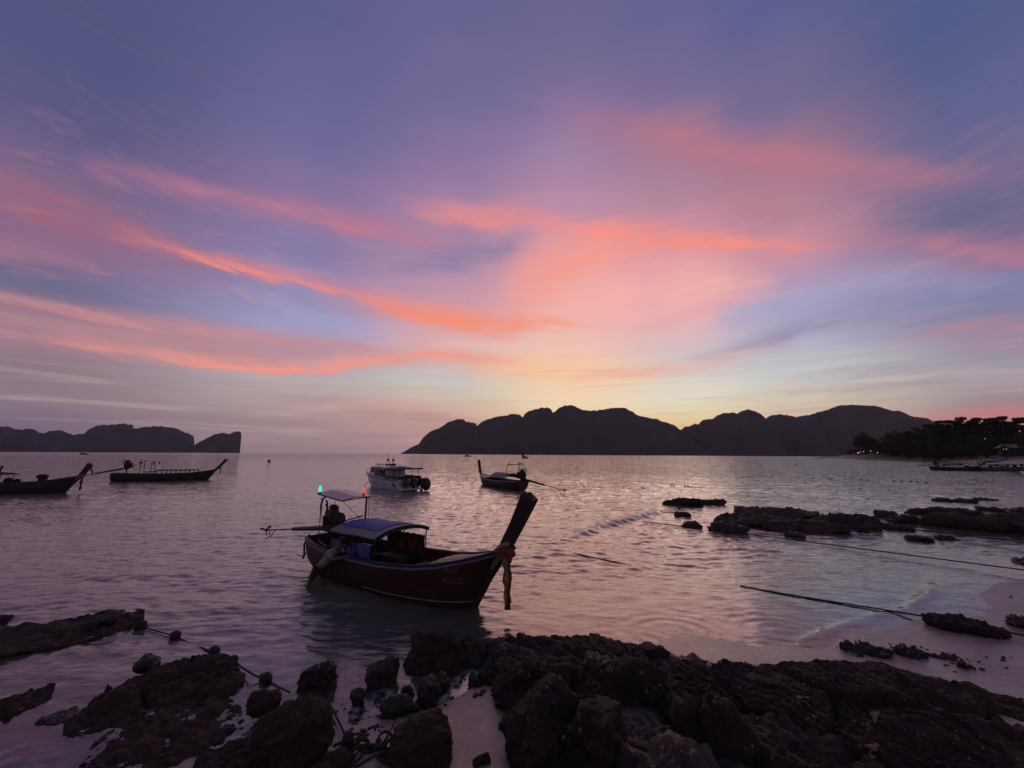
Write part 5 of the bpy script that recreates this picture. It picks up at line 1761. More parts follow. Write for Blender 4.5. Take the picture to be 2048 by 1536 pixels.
rock_px('small stone at the bottom edge on the sand', 940, 985, 1524, 1550, 0.7, level=4, seed=50, mat=M_ROCKB, group=G_LEFT)
rock_px('tiny knob of rock at the left edge of the water', -20, 14, 1237, 1250, 0.6, level=4, seed=51, mat=M_ROCKW, group=G_LEFT)
rock_px('low reddish stone at the bottom edge below the rope tangle', 620, 705, 1520, 1560, 0.6, level=5, seed=52, mat=M_ROCKB, group=G_LEFT)
rock_px('dark stone beneath the rope tangle', 676, 705, 1474, 1512, 0.8, level=4, seed=53, mat=M_ROCKW, group=G_LEFT, yaw=0.6)

# the rock shelf out in the water at right
G_SHELF = 'rocks of the shelf in the water at right'
ST = ((0.12, 0.30, 1.0), 6.5, 0.13)
shelf = [
    ('square-topped slab furthest out in the water at middle right', 1326, 1412, 994, 1013, 0.6, M_ROCKO, 4.5),
    ('thin low slab touching the square-topped slab', 1405, 1452, 997, 1010, 0.6, M_SHELF, 4.0),
    ('lone dark stone left of the big shelf', 1364, 1405, 1040, 1056, 0.7, M_ROCKW, 3.0),
    ('flat stone awash by the small breaking wave', 1348, 1380, 1025, 1034, 0.6, M_SHELF, 3.0),
    ('top slab at the back of the big shelf', 1470, 1570, 1014, 1034, 0.9, M_SHELF, 3.5),
    ('back slab at the right of the big shelf top', 1540, 1642, 1018, 1042, 0.9, M_SHELF, 3.5),
    ('broad middle slab of the big shelf', 1432, 1600, 1026, 1058, 0.7, M_SHELF, 3.2),
    ('ragged front rock at the left foot of the big shelf', 1412, 1506, 1046, 1068, 0.6, M_ROCKW, 3.0),
    ('thick front slab of the big shelf', 1500, 1686, 1036, 1066, 0.55, M_SHELF, 3.4),
    ('sloping right slab of the big shelf', 1620, 1745, 1026, 1058, 0.7, M_SHELF, 3.2),
    ('thin tail slab of the big shelf running right', 1700, 1790, 1044, 1056, 0.5, M_SHELF, 3.2),
    ('last thin ledge of the shelf where a rope starts', 1770, 1824, 1050, 1061, 0.5, M_SHELF, 3.0),
    ('small reddish stone in front of the shelf', 1716, 1740, 1057, 1066, 0.6, M_ROCKB, 2.6),
    ('flat stone awash before the thick front slab', 1570, 1614, 1066, 1076, 0.5, M_ROCKW, 2.8),
    ('dark pointed rock between the two shelves', 1748, 1790, 1020, 1036, 0.7, M_ROCKW, 2.6),
    ('dark squat rock beside the pointed one between the shelves', 1778, 1845, 1024, 1048, 0.7, M_SHELF, 3.0),
    ('olive back slab of the right-hand shelf', 1826, 1960, 1013, 1036, 0.7, M_ROCKO, 3.2),
    ('long front slab of the right-hand shelf', 1850, 2005, 1024, 1060, 0.6, M_SHELF, 3.2),
    ('right end slab of the right-hand shelf at the picture edge', 1960, 2090, 1024, 1066, 0.7, M_SHELF, 3.2),
    ('dark stone behind the right-hand shelf', 1962, 2020, 1014, 1023, 0.5, M_ROCKW, 3.0),
    ('dark stone at the picture edge behind the right-hand shelf', 2024, 2070, 1014, 1030, 0.6, M_ROCKW, 3.0),
    ('low rock awash far right, left one of the outer pair', 1865, 1906, 996, 1003, 0.5, M_ROCKW, 3.0),
    ('low rock awash far right, right one of the outer pair', 1908, 1952, 996, 1005, 0.5, M_ROCKW, 3.0),
    ('barely awash rock beside the outer pair at far right', 1955, 1988, 997, 1001, 0.5, M_ROCKW, 3.0),
    ('larger stone lying on the wet sand below the shelf', 1816, 1858, 1073, 1082, 0.5, M_ROCKW, 2.8),
    ('small round stone on the wet sand below the shelf', 1872, 1892, 1072, 1079, 0.6, M_ROCKW, 2.6),
    ('small flat stone on the wet sand below the shelf', 1894, 1914, 1074, 1080, 0.5, M_ROCKW, 2.8),
    ('flat stone crossed by the nearest rope on the wet sand', 1872, 2014, 1238, 1272, 0.45, M_ROCKB, 3.2),
    ('dark stone at the right edge on the wet sand', 2030, 2080, 1240, 1262, 0.6, M_ROCKW, 2.8),
    ('thin dark stone in the wet sand near the outcrop', 1920, 1945, 1328, 1337, 0.4, M_ROCKW, 2.8),
    ('low crusted ledge at the water line above the outcrop', 1690, 1775, 1292, 1312, 0.35, M_ROCKW, 2.8),
    ('second low ledge at the water line above the outcrop', 1785, 1850, 1302, 1314, 0.35, M_ROCKW, 2.8),
    ('third thin ledge at the water line above the outcrop', 1850, 1900, 1307, 1317, 0.35, M_ROCKW, 2.8),
    ('low dark rock at the right edge of the wet sand, halfway up', 2036, 2080, 1118, 1130, 0.5, M_ROCKW, 2.8),
]
FLAT = {27: 0.16, 28: 0.14, 29: 0.05, 30: 0.06, 31: 0.05, 32: 0.05, 33: 0.1, 24: 0.16}
for i, (lb, u0, u1, vt, vb, dr, mt, pp) in enumerate(shelf):
    uc, vc = (u0 + u1) / 2, vb
    g0 = at(uc, vb)
    zb = float(np.clip(ground_z(np.array([g0.x]), np.array([g0.y]))[0], 0.0, 0.4))
    rock_px(lb, u0, u1, vt, vb, dr, zb=zb, p=pp, level=5 if u1 - u0 > 60 else 4, seed=60 + i, mat=mt, group=G_SHELF, lump=0.12, fine=0.08, cuts=14,
            strata=ST if u1 - u0 > 55 else None, flat=FLAT.get(i), hk=0.70, yaw=random.uniform(-0.12, 0.12), sink=0.5, tilt=(0, rad(random.uniform(-3, 4))))
# the rocky spit under the trees
for i, (lb, u0, u1, vt, vb, D) in enumerate((('low black rocky spit reaching out below the round tree', 1632, 1712, 911.5, 916.0, 480), ('dark rock bank under the round tree', 1700, 1800, 912.5, 919.0, 420))):
    A_, B_ = at_d(u0, vb, D), at_d(u1, vb, D)
    c = (A_ + B_) / 2
    rock(lb, (c.x, c.y, 0.0), ((B_ - A_).length / 2, 14, 2.0), rad(-8), p=3, lump=0.06, fine=0.5, level=5, seed=120 + i, mat=M_ROCKW, group='rock banks of the spit')

# ------------------------------------------------------------------ ropes, floats
def rope(label, pts, r=0.022, group=None, name='mooring_rope', sag=0.0, n=40, cat='rope'):
    pts = [Vector(p) for p in pts]
    path = []
    for a, b in zip(pts[:-1], pts[1:]):
        for i in range(n):
            t = i / n
            q = a.lerp(b, t)
            q.z -= sag * 4 * t * (1 - t)
            path.append(q)
    path.append(pts[-1])
    m_ = MB()
    m_.tube(path, r, 6)
    o = m_.build(name, M_ROPE, None, smooth=True)
    tag(o, label, cat, group)
    return o


def ext(a, b, k):
    return a + (b - a) * k


GR = 'mooring ropes running in from the right'
a, b = at(1496, 1068, 0.02), at(2048, 1140, 0.16)
rope('middle mooring rope running from the shelf to the right edge', [a, ext(a, b, 1.35)], 0.021, GR)
a, b = at(1480, 1172, 0.0), at(2048, 1271, 0.12)
rope('nearest mooring rope over the wet sand to the right edge', [a, at(1600, 1193, 0.012), at(1740, 1215, 0.022), at(1868, 1236, 0.08), at(1945, 1251, 0.26), at(2022, 1266, 0.14), ext(a, b, 1.35)], 0.017, GR)
a, b = at(1818, 1058, 0.12), at(2048, 1085, 0.2)
rope('furthest mooring rope from the end of the shelf to the right edge', [a, ext(a, b, 1.4)], 0.022, GR)
rope('mooring rope skimming the water left of the shelf', [at(1285, 1043, 0.05), at(1405, 1058, 0.06)], 0.028, GR)
rope('loose rope end floating on the water off the outcrop', [at(1145, 1106, 0.02), at(1200, 1118, 0.03), at(1262, 1131, 0.0)], 0.020, GR)
pr = Mw @ Vector((7.0, 0, 0.3))
m3b = m3 @ Vector((Lw * 0 + 8.4, 0, 1.1))
rope('thin anchor line from the prow of the longtail near the speedboat', [at_d(953, 958, 46.2), at(941, 972, -0.1)], 0.03, None, 'anchor_line')
rope('thin anchor line from the speedboat bow', [at_d(737, 962, 45.5), at(726, 974, -0.1)], 0.03, None, 'anchor_line')

GF = 'floats strung along the rope at lower left'
fl_px = [(281, 1251, 20), (350, 1271, 19), (428, 1303, 21), (466, 1319, 18), (531, 1358, 24)]
fpts = []
FL_L = ['dark float nearest the long awash rock, first on its rope', 'dark float in open water, second on the rope from the awash rock', 'dark float in open water, third on the rope from the awash rock', 'dark float at the back edge of the broad slab', 'largest dark float, last on the rope before the sand']
for (u, v, w), fl_l in zip(fl_px, FL_L):
    p = at(u, v + 4, 0.0)
    r_ = w / 2 / FOC * ((p - Vector((0, 0, CAM_H))).length) * 0.70
    m_ = MB()
    m_.ball((0, 0, 0), (r_ * 1.12, r_, r_ * 0.95), 14, 10)
    m_.tube([(-r_ * 1.5, 0, 0.01), (r_ * 1.5, 0, 0.01)], r_ * 0.22, 6)
    o = m_.build('rope_float', M_RIBB, None, smooth=True)
    o.location = (p.x, p.y, r_ * 0.35)
    o.rotation_euler = (0.1, 0.1, -0.5)
    tag(o, fl_l, 'float', GF)
    fpts.append(Vector((p.x, p.y, r_ * 0.3)))
rope('dark float rope curving over the water at lower left', [at(225, 1238, 0.16), fpts[0], fpts[1], at(392, 1291, -0.02), fpts[2], fpts[3], at(500, 1345, 0.10), fpts[4], at(580, 1385, 0.0)], 0.014, None, 'float_rope', n=10, sag=0.01)
rope('dark rope lying across the sand to the tangle at bottom centre', [at(655, 1402, 0.02), at(668, 1424, 0.05), at(682, 1452, 0.06), at(692, 1476, 0.10), at(715, 1494, 0.05), at(760, 1500, 0.03)], 0.016, None, 'beach_rope', n=8)
m_ = MB()
R_ = np.random.RandomState(4)
c0 = at(725, 1508, 0.06)
for k in range(9):
    ps = []
    o_ = Vector((R_.uniform(-0.28, 0.30), R_.uniform(-0.12, 0.16), 0))
    ph = R_.uniform(0, 6.28)
    for i in range(14):
        a_ = ph + i * 0.45
        ps.append(c0 + o_ + Vector((0.14 * math.cos(a_) + 0.012 * i, 0.09 * math.sin(a_ * 1.1), 0.05 + 0.05 * math.sin(a_ * 1.7 + k))))
    m_.tube(ps, 0.016, 6)
tg = m_.build('rope_tangle', M_ROPE, None, smooth=True)
tag(tg, 'tangled heap of dark rope on the sand at bottom centre', 'rope')
rope('thin rope slack on the sand up to the crusted boulder', [at(768, 1494, 0.02), at(776, 1470, 0.02), at(790, 1442, 0.02)], 0.008, None, 'beach_rope', n=8)

# distant buoys: two strings and single ones
GB = 'small dark buoys floating in the bay'
for u, v, r_ in [(1168, 974, .13), (1247, 976, .12), (1285, 976, .14), (1292, 968.5, .14), (1305, 969, .14), (1343, 970, .16), (1348, 970.5, .14), (1370, 972, .16), (1376, 972.3, .16), (1381, 975, .14), (1386, 975.5, .12), (1392, 975.5, .12), (1398, 975.6, .12), (1404, 975.5, .12),
                (1722, 960.2, .2), (1735, 960.5, .2), (1788, 962.2, .2), (1803, 962.8, .2), (1822, 963.5, .22), (1835, 964.2, .2), (1852, 965, .2), (1600, 955.5, .2), (1625, 956.2, .2), (1660, 957.5, .2), (1692, 959, .2), (1508, 952, .2), (1545, 953.5, .2)]:
    p = at(u, v)
    r_ *= 0.58
    m_ = MB()
    m_.ball((0, 0, 0), (r_ * 1.3, r_, r_ * 0.8), 8, 6)
    o = m_.build('buoy', M_RIBB, None, smooth=True)
    o.location = (p.x, p.y, r_ * 0.3)
    tag(o, 'small dark buoy on the water far out to the right', 'buoy', GB)
for u, v, r_, lb in ((538, 923.5, 0.62, 'lone dark buoy near the horizon left of the speedboat'), (1592, 929.5, 0.35, 'lone upright buoy off the wooded spit'), (1278, 912.0, 1.1, 'distant dark buoy close under the big island')):
    p = at(u, v)
    m_ = MB()
    m_.tube([(0, 0, -0.3 * r_), (0, 0, 0.5 * r_), (0, 0, 1.3 * r_)], [r_, r_ * 0.9, r_ * 0.25], 10)
    m_.tube([(0, 0, 1.2 * r_), (0, 0, 2.2 * r_)], r_ * 0.12, 6)
    o = m_.build('buoy', M_RIBB, None, smooth=True)
    o.location = (p.x, p.y, 0)
    tag(o, lb, 'buoy')

# pebbles and scraps of stone along the water line and between the left rocks
M_PEB = pm('dark_pebble', (0.030, 0.024, 0.022), 0.6, scale=9, var=0.6, world_space=True)
R_ = np.random.RandomState(31)
iv, if_ = ico(1)
PV, PF, nP = [], [], 0
spots = [(1640, 1900, 1292, 1316, 22), (1690, 1780, 1298, 1310, 14), (1880, 2040, 1318, 1352, 14), (560, 900, 1350, 1500, 120), (640, 860, 1372, 1440, 60), (300, 520, 1400, 1470, 45), (0, 180, 1380, 1530, 40), (900, 1030, 1348, 1400, 30), (1850, 2040, 1090, 1230, 12), (1400, 1480, 1050, 1070, 30)]
for u0, u1, v0, v1, n in spots:
    for k in range(n):
        p = at(R_.uniform(u0, u1), R_.uniform(v0, v1))
        z = float(ground_z(np.array([p.x]), np.array([p.y]))[0])
        if z < -0.10:
            continue
        s = R_.uniform(0.010, 0.034) * (1.6 if p.y > 12 else 1.0)
        q = iv * (1 + 0.25 * R_.normal(size=(len(iv), 1))) * np.array((s * R_.uniform(1, 1.9), s, s * 0.6))
        a_ = R_.uniform(0, 3.1)
        q = np.stack([q[:, 0] * math.cos(a_) - q[:, 1] * math.sin(a_), q[:, 0] * math.sin(a_) + q[:, 1] * math.cos(a_), q[:, 2]], 1)
        PV.append(q + np.array((p.x, p.y, z + s * 0.25)))
        PF.append(if_ + nP)
        nP += len(iv)
tag(mesh_np('pebbles', np.concatenate(PV), np.concatenate(PF), M_PEB, smooth=True), kind='stuff')
# ------------------------------------------------------------------ wooded headland at right
M_LEAF = pm('evening_foliage', (0.040, 0.050, 0.026), 0.8, scale=0.3, col2=(0.065, 0.065, 0.036), bump=0, spec=0.2)
M_TRUNK = pm('tree_bark', (0.055, 0.045, 0.038), 0.9, scale=2)
M_HUT = pm('hut_boards', (0.050, 0.045, 0.055), 0.8, scale=2)
M_HUTROOF = pm('hut_roof_sheet', (0.17, 0.16, 0.19), 0.7, scale=2)


def tree_meshes(seed, kind):
    """Trunk with limbs and a crown of leaf-sized faces in clumps, one metre unit = 1/10 of the height."""
    R = np.random.RandomState(seed)
    tk = MB()
    tips = []
    lean = R.uniform(-0.6, 0.6)
    if kind == 'round':
        tk.tube([(0, 0, 0), (0.1, 0, 1.6), (0.2, 0, 3.2)], [0.42, 0.36, 0.28], 8)
        for k in range(9):
            a = k * 0.7 + R.uniform(-.2, .2)
            ln = R.uniform(2.0, 4.2)
            z = R.uniform(4.2, 8.2)
            tip = (ln * math.cos(a), ln * math.sin(a), z)
            tk.tube([(0.2, 0, 3.0), (tip[0] * .45, tip[1] * .45, z * .66), tip], [0.2, 0.13, 0.05], 6)
            tips.append((tip, R.uniform(1.5, 2.1), 0.85))
        tips += [((0, 0, 8.2), 2.2, .8), ((-2, 0, 6), 2.2, .8), ((2.4, 0, 6.2), 2.2, .8), ((0.5, -1.5, 5.5), 2.4, .8), ((-3.2, 0, 4.4), 1.6, .8), ((3.6, 0, 4.6), 1.6, .8), ((0, -2.5, 4), 2.0, .8)]
    elif kind == 'flat':
        tk.tube([(0, 0, 0), (lean * .4, 0, 3.5), (lean, 0, 8.8)], [0.30, 0.22, 0.08], 7)
        for k in range(10):
            a = k * 2.4 + R.uniform(-.3, .3)
            z = 4.2 + 0.55 * k * R.uniform(.8, 1.1)
            z = min(z, 9.6)
            ln = R.uniform(1.2, 3.0) * (1.15 - abs(z - 7.5) / 9)
            tip = (lean * z / 9 + ln * math.cos(a), ln * math.sin(a), z)
            tk.tube([(lean * z / 9, 0, z - 0.9), tip], [0.09, 0.03], 5)
            tips.append((tip, R.uniform(0.75, 1.35), 0.36))
        tips += [((lean, 0, 9.3), 1.2, .4), ((lean * .6, 0, 6.6), 1.3, .5)]
    else:
        tk.tube([(0, 0, 0), (lean * .3, 0, 2.6), (lean * .8, 0, 6.5)], [0.34, 0.26, 0.1], 7)
        for k in range(9):
            a = k * 2.4 + R.uniform(-.3, .3)
            z = R.uniform(3.2, 8.4)
            ln = R.uniform(0.8, 2.6)
            tip = (lean * .5 + ln * math.cos(a), ln * math.sin(a), z)
            tk.tube([(lean * .3, 0, 2.6 + (z - 3) * .3), tip], [0.13, 0.04], 5)
            tips.append((tip, R.uniform(1.2, 1.9), 0.75))
        tips += [((lean * .6, 0, 8.6), 1.4, .7), ((0, 0, 3.0), 2.2, .7), ((0, -1.2, 1.8), 2.0, .7)]
    n_leaf = {'round': 6500, 'flat': 2200}.get(kind, 2600)
    per = [r * r for _, r, _ in tips]
    tot = sum(per)
    V, F = [], []
    for (c, r, fl), w in zip(tips, per):
        n = int(n_leaf * w / tot)
        d = R.normal(size=(n, 3))
        d /= np.linalg.norm(d, axis=1)[:, None]
        rr = r * R.uniform(0.25, 1.08, n) ** 0.6
        p = np.array(c) + d * rr[:, None] * np.array((1, 1, fl))
        s = R.uniform(0.14, 0.30, n)
        a = R.normal(size=(n, 3))
        a /= np.linalg.norm(a, axis=1)[:, None]
        b = np.cross(a, R.normal(size=(n, 3)))
        b /= np.linalg.norm(b, axis=1)[:, None]
        q = np.stack([p - a * s[:, None], p + b * s[:, None] * .6, p + a * s[:, None], p - b * s[:, None] * .6], 1)
        F.append(np.arange(n * 4).reshape(n, 4) + sum(len(x) for x in V))
        V.append(q.reshape(-1, 3))
    return tk, np.concatenate(V), np.concatenate(F)


PROTO = {}
for kind, seeds in (('round', (1,)), ('flat', (2, 3, 4)), ('bushy', (5, 6, 7))):
    for sd in seeds:
        PROTO[(kind, sd)] = tree_meshes(sd, kind)
_built = {}


def tree(kind, sd, loc, h, rz, label, group):
    key = (kind, sd)
    root = empty('tree', loc, rz, h / 10.0)
    tag(root, label, 'tree', group)
    if key not in _built:
        tk, V, F = PROTO[key]
        a_ = tk.build('trunk', M_TRUNK, root)
        b_ = mesh_np('crown', V, F, M_LEAF, root)
        _built[key] = (a_, b_)
    else:
        for s in _built[key]:
            c = s.copy()
            COL.objects.link(c)
            c.parent = root


def shore_pt(u, dist):
    d = ray(u, 905)
    k = dist / d.y
    x, y = d.x * k, d.y * k
    return x, y, float(ground_z(np.array([x]), np.array([y]))[0])


GT = 'trees along the wooded headland'
# (pixel column, distance ahead, row of the tree top, kind, seed)
TREES = [(1731, 412, 864, 'round', 1), 
         (1768, 385, 871, 'bushy', 7), (1782, 372, 863, 'bushy', 5), (1795, 365, 858, 'bushy', 6), (1808, 350, 862, 'bushy', 7), (1822, 348, 858, 'bushy', 5),
         (1838, 335, 853, 'flat', 2), (1850, 322, 858, 'bushy', 6), (1862, 318, 850, 'bushy', 7), (1874, 306, 848, 'bushy', 5), (1890, 300, 839, 'flat', 3),
         (1902, 300, 843, 'bushy', 6), (1912, 296, 838, 'flat', 4), (1933, 292, 832, 'flat', 2), (1947, 292, 842, 'bushy', 7), (1962, 285, 836, 'flat', 3), (1972, 285, 833, 'flat', 4),
         (1990, 280, 834, 'flat', 2), (2006, 276, 833, 'flat', 3), (2020, 272, 830, 'flat', 4), (2034, 270, 840, 'bushy', 5), (2048, 265, 833, 'flat', 2), (2066, 262, 832, 'flat', 3), (2085, 255, 836, 'bushy', 6), (2110, 240, 830, 'flat', 4),
         (1885, 296, 850, 'bushy', 7), (1925, 290, 846, 'bushy', 5), (1955, 286, 846, 'bushy', 6), (1984, 280, 845, 'bushy', 7), (2012, 276, 843, 'bushy', 5), (2044, 268, 846, 'bushy', 6), (1880, 285, 872, 'bushy', 6), (1920, 270, 868, 'bushy', 5), (1952, 262, 866, 'bushy', 7), (1985, 258, 868, 'bushy', 6), (2018, 250, 866, 'bushy', 5), (2050, 240, 864, 'bushy', 7), (1845, 305, 878, 'bushy', 5), (1815, 335, 882, 'bushy', 6),
         (1786, 362, 884, 'bushy', 7), (1900, 262, 886, 'bushy', 7), (1938, 248, 886, 'bushy', 6), (1972, 240, 886, 'bushy', 5), (2010, 232, 888, 'bushy', 6), (2045, 225, 888, 'bushy', 7), (1868, 282, 890, 'bushy', 5)]
LBL = {'round': 'broad round-crowned tree standing alone at the tip of the headland',
       'flat': 'tall tree with flat layered branches rising above the headland wood', 'bushy': 'dense dark bushy tree in the headland wood'}
ORD = ['first', 'second', 'third', 'fourth', 'fifth', 'sixth', 'seventh', 'eighth', 'ninth', 'tenth', 'eleventh', 'twelfth']
n_flat = 0
for i, (u, D, vt, kind, sd) in enumerate(TREES):
    x, y, z = shore_pt(u, D)
    d = ray(u, vt)
    ztop = CAM_H + d.z * D / d.y
    h = max(4.0, (ztop - z) * (1.0 if kind != 'round' else 0.99))
    lb = LBL[kind]
    if kind == 'flat':
        lb = ORD[n_flat] + ' flat-topped tree from the left on the skyline of the headland wood'
        n_flat += 1
    tree(kind, sd, (x, y, z - 0.2), h, (i * 1.7) % 6.28 if kind != 'round' else 0.0, lb, None if kind == 'round' else GT + (' with flat crowns' if kind == 'flat' else ' with dense crowns'))
# undergrowth that closes the wood below the crowns
R = np.random.RandomState(9)
UV, UF, nU = [], [], 0
for k in range(260):
    u = R.uniform(1700, 2130)
    base_d = np.interp(u, [1640, 1700, 1800, 1860, 1950, 2048, 2130], [480, 432, 362, 305, 268, 238, 210])
    D = base_d + R.uniform(2, 46)
    x, y, z = shore_pt(u, D)
    if z < 0.3:
        continue
    r = R.uniform(2.2, 5.5)
    n = 90
    dd = R.normal(size=(n, 3))
    dd /= np.linalg.norm(dd, axis=1)[:, None]
    p = np.array((x, y, z + r * 0.5)) + dd * (r * R.uniform(.4, 1.05, n) ** .6)[:, None] * np.array((1.1, 1.1, .8))
    s = R.uniform(0.4, 0.9, n)
    a = R.normal(size=(n, 3)); a /= np.linalg.norm(a, axis=1)[:, None]
    b = np.cross(a, R.normal(size=(n, 3))); b /= np.linalg.norm(b, axis=1)[:, None]
    UV.append(np.stack([p - a * s[:, None], p + b * s[:, None] * .7, p + a * s[:, None], p - b * s[:, None] * .7], 1).reshape(-1, 3))
    UF.append(np.arange(n * 4).reshape(n, 4) + nU)
    nU += n * 4
und = mesh_np('undergrowth', np.concatenate(UV), np.concatenate(UF), M_LEAF)
tag(und, kind='stuff')
# leafless brush on the far sand
m_ = MB()
for k in range(26):
    b0 = at_d(1953 + R.uniform(0, 22), 921, 190)
    b0.z = float(ground_z(np.array([b0.x]), np.array([b0.y]))[0])
    m_.tube([b0, b0 + Vector((R.uniform(-1.6, 1.6), R.uniform(-1, 1), R.uniform(1.2, 3.2)))], [0.06, 0.02], 4)
tag(m_.build('dry_brush', M_TRUNK), 'dry leafless brush on the far sand at right', 'shrub')

# hut among the trees
x, y, z = shore_pt(2020, 236)
hut = empty('beach_hut', (x, y, z), rad(-35))
tag(hut, 'small dark hut among the trees at right with a pale sloping roof', 'hut')
top = CAM_H + ray(2020, 888).z * 236 / ray(2020, 888).y
m_ = MB()
m_.box((0, 0, 2.2), (7.5, 5, 4.4))
m_.build('wall', M_HUT, hut)
m_ = MB()
zr = max(4.6, top - z - 1.2)
m_.add([(-5, -4, 4.4), (5, -4, 4.4), (5, 4, 4.4), (-5, 4, 4.4), (-2.6, 0, 6.6), (2.6, 0, 6.6)], [(0, 1, 5, 4), (1, 2, 5), (2, 3, 4, 5), (3, 0, 4), (3, 2, 1, 0)])
m_.build('roof', M_HUTROOF, hut)
m_ = MB()
m_.box((-1.2, -2.55, 1.9), (1.3, 0.12, 2.6))
m_.build('door', M_HUTROOF, hut)

# ------------------------------------------------------------------ lamps of the shore
GL = 'small bright lamps along the far shore'


def lamp(u, v, D, r, label, post=True):
    p = at_d(u, v, D)
    gz_ = float(ground_z(np.array([p.x]), np.array([p.y]))[0])
    o = empty('shore_lamp', (p.x, p.y, max(gz_, 0.0)))
    tag(o, label, 'lamp', GL)
    h = max(0.6, p.z - max(gz_, 0.0))
    m_ = MB()
    m_.tube([(0, 0, 0), (0, 0, h)], 0.06 if D < 1000 else 0.5, 6)
    m_.build('post', M_IRON, o)
    m_ = MB()
    m_.ball((0, -r * 0.2, h + r), r, 10, 7)
    m_.build('bulb', E_WARM, o, smooth=True)


for (u, v, D), w in zip(((1716, 906.5, 404), (1720, 904.5, 403), (1727, 904, 400), (1741, 902.5, 392), (1755, 906, 385)), ('first and lowest', 'second', 'third', 'fourth', 'fifth and last')):
    lamp(u, v, D, 0.22 if w != 'first and lowest' else 0.30, w + ' bright lamp from the left in the row beneath the round tree')
lamp(1970, 878, 235, 0.10, 'single lamp high among the trees left of the hut')
lamp(2039.5, 862.5, 215, 0.11, 'single lamp high among the trees above the hut')
lamp(2007.5, 899, 214, 0.09, 'left lamp of the close pair below the hut roof')
lamp(2012.5, 898.5, 214, 0.11, 'right lamp of the close pair below the hut roof')
for u, v, D, r, lb in ((1626.5, 908.6, 2350, 1.3, 'brightest distant light at the water line left of the spit'), (1633, 908.8, 2350, 0.6, 'faint distant light at the water line left of the spit'), (1638.5, 908.7, 2350, 0.9, 'second distant light at the water line left of the spit'),
                       (1649.5, 908.9, 2350, 0.8, 'last distant light at the water line just above the spit'), (769.5, 904.4, 2500, 0.9, 'tiny light on the open horizon above the speedboat'), (806, 904.6, 2500, 0.9, 'tiny light on the horizon just left of the big island')):
    lamp(u, v, D, r, lb)
# ------------------------------------------------------------------ person pushing at the stern of the near boat
M_SKIN = pm('brown_skin', (0.20, 0.105, 0.070), 0.6, scale=8, var=0.2, bump=0.05)
M_SHIRT = pm('pale_grey_shirt', (0.29, 0.28, 0.305), 0.9, scale=9, var=0.2, bump=0.3, bscale=30)
M_SHORTS = pm('dark_shorts', (0.045, 0.034, 0.036), 0.9, scale=9)
M_HAIR = pm('black_hair', (0.022, 0.018, 0.016), 0.7, scale=20, bump=0.5, bscale=60)


def skin(name, pts, edges, radii, mat, parent, sub=2, root=0):
    me = bpy.data.meshes.new(name)
    me.from_pydata([tuple(p) for p in pts], edges, [])
    o = bpy.data.objects.new(name, me)
    COL.objects.link(o)
    sk = o.modifiers.new('s', 'SKIN')
    sk.use_smooth_shade = True
    sd = me.skin_vertices[0].data
    for i, r in enumerate(radii):
        sd[i].radius = r if isinstance(r, tuple) else (r, r)
        sd[i].use_root = i == root
    sb_ = o.modifiers.new('d', 'SUBSURF')
    sb_.levels = sub
    dg = bpy.context.evaluated_depsgraph_get()
    nm = bpy.data.meshes.new_from_object(o.evaluated_get(dg))
    bpy.data.objects.remove(o)
    nm.name = name
    nm.materials.clear()
    nm.materials.append(mat)
    nm.polygons.foreach_set('use_smooth', np.ones(len(nm.polygons), bool))
    r_ = bpy.data.objects.new(name, nm)
    return link(r_, parent)


# joints in the boat's own axes: x to the bow, y to port (the person stands on the near, starboard side)
J = {
    'pelvis': (1.62, -1.10, 0.50), 'waist': (1.78, -1.07, 0.66), 'chest': (1.98, -1.02, 0.86), 'neck': (2.14, -0.98, 1.02), 'head0': (2.21, -0.97, 1.09), 'head1': (2.29, -0.95, 1.19), 'crown': (2.33, -0.945, 1.26),
    'shL': (2.08, -0.86, 0.98), 'elL': (2.28, -0.80, 0.86), 'wrL': (2.50, -0.86, 0.90), 'shR': (2.03, -1.17, 0.92), 'elR': (2.28, -1.22, 0.78), 'wrR': (2.50, -1.02, 0.84),
    'hipL': (1.60, -1.00, 0.46), 'knL': (1.56, -0.98, 0.06), 'anL': (1.24, -1.00, -0.34), 'toL': (1.42, -1.0, -0.40),
    'hipR': (1.58, -1.20, 0.44), 'knR': (1.38, -1.24, 0.06), 'anR': (1.12, -1.28, -0.32), 'toR': (1.28, -1.28, -0.39),
}
J = {k: Vector(v) + Vector((0.18 - 0.12 * (0.9 - v[2]) * 0, 0, 0)) for k, v in J.items()}
names = ['pelvis', 'waist', 'chest', 'neck', 'head0', 'head1', 'crown', 'shL', 'elL', 'wrL', 'shR', 'elR', 'wrR', 'hipL', 'knL', 'anL', 'toL', 'hipR', 'knR', 'anR', 'toR']
radm = [(.13, .10), (.12, .095), (.15, .11), .052, .062, .098, .080, .062, .045, .032, .062, .045, .032, .092, .060, .042, .034, .092, .060, .042, .034]
P_ = [J[n] for n in names]
ix = {n: i for i, n in enumerate(names)}
E_ = [(ix[a], ix[b]) for a, b in (('pelvis', 'waist'), ('waist', 'chest'), ('chest', 'neck'), ('neck', 'head0'), ('head0', 'head1'), ('head1', 'crown'), ('chest', 'shL'), ('shL', 'elL'), ('elL', 'wrL'), ('chest', 'shR'), ('shR', 'elR'), ('elR', 'wrR'),
                                  ('pelvis', 'hipL'), ('hipL', 'knL'), ('knL', 'anL'), ('anL', 'toL'), ('pelvis', 'hipR'), ('hipR', 'knR'), ('knR', 'anR'), ('anR', 'toR'))]
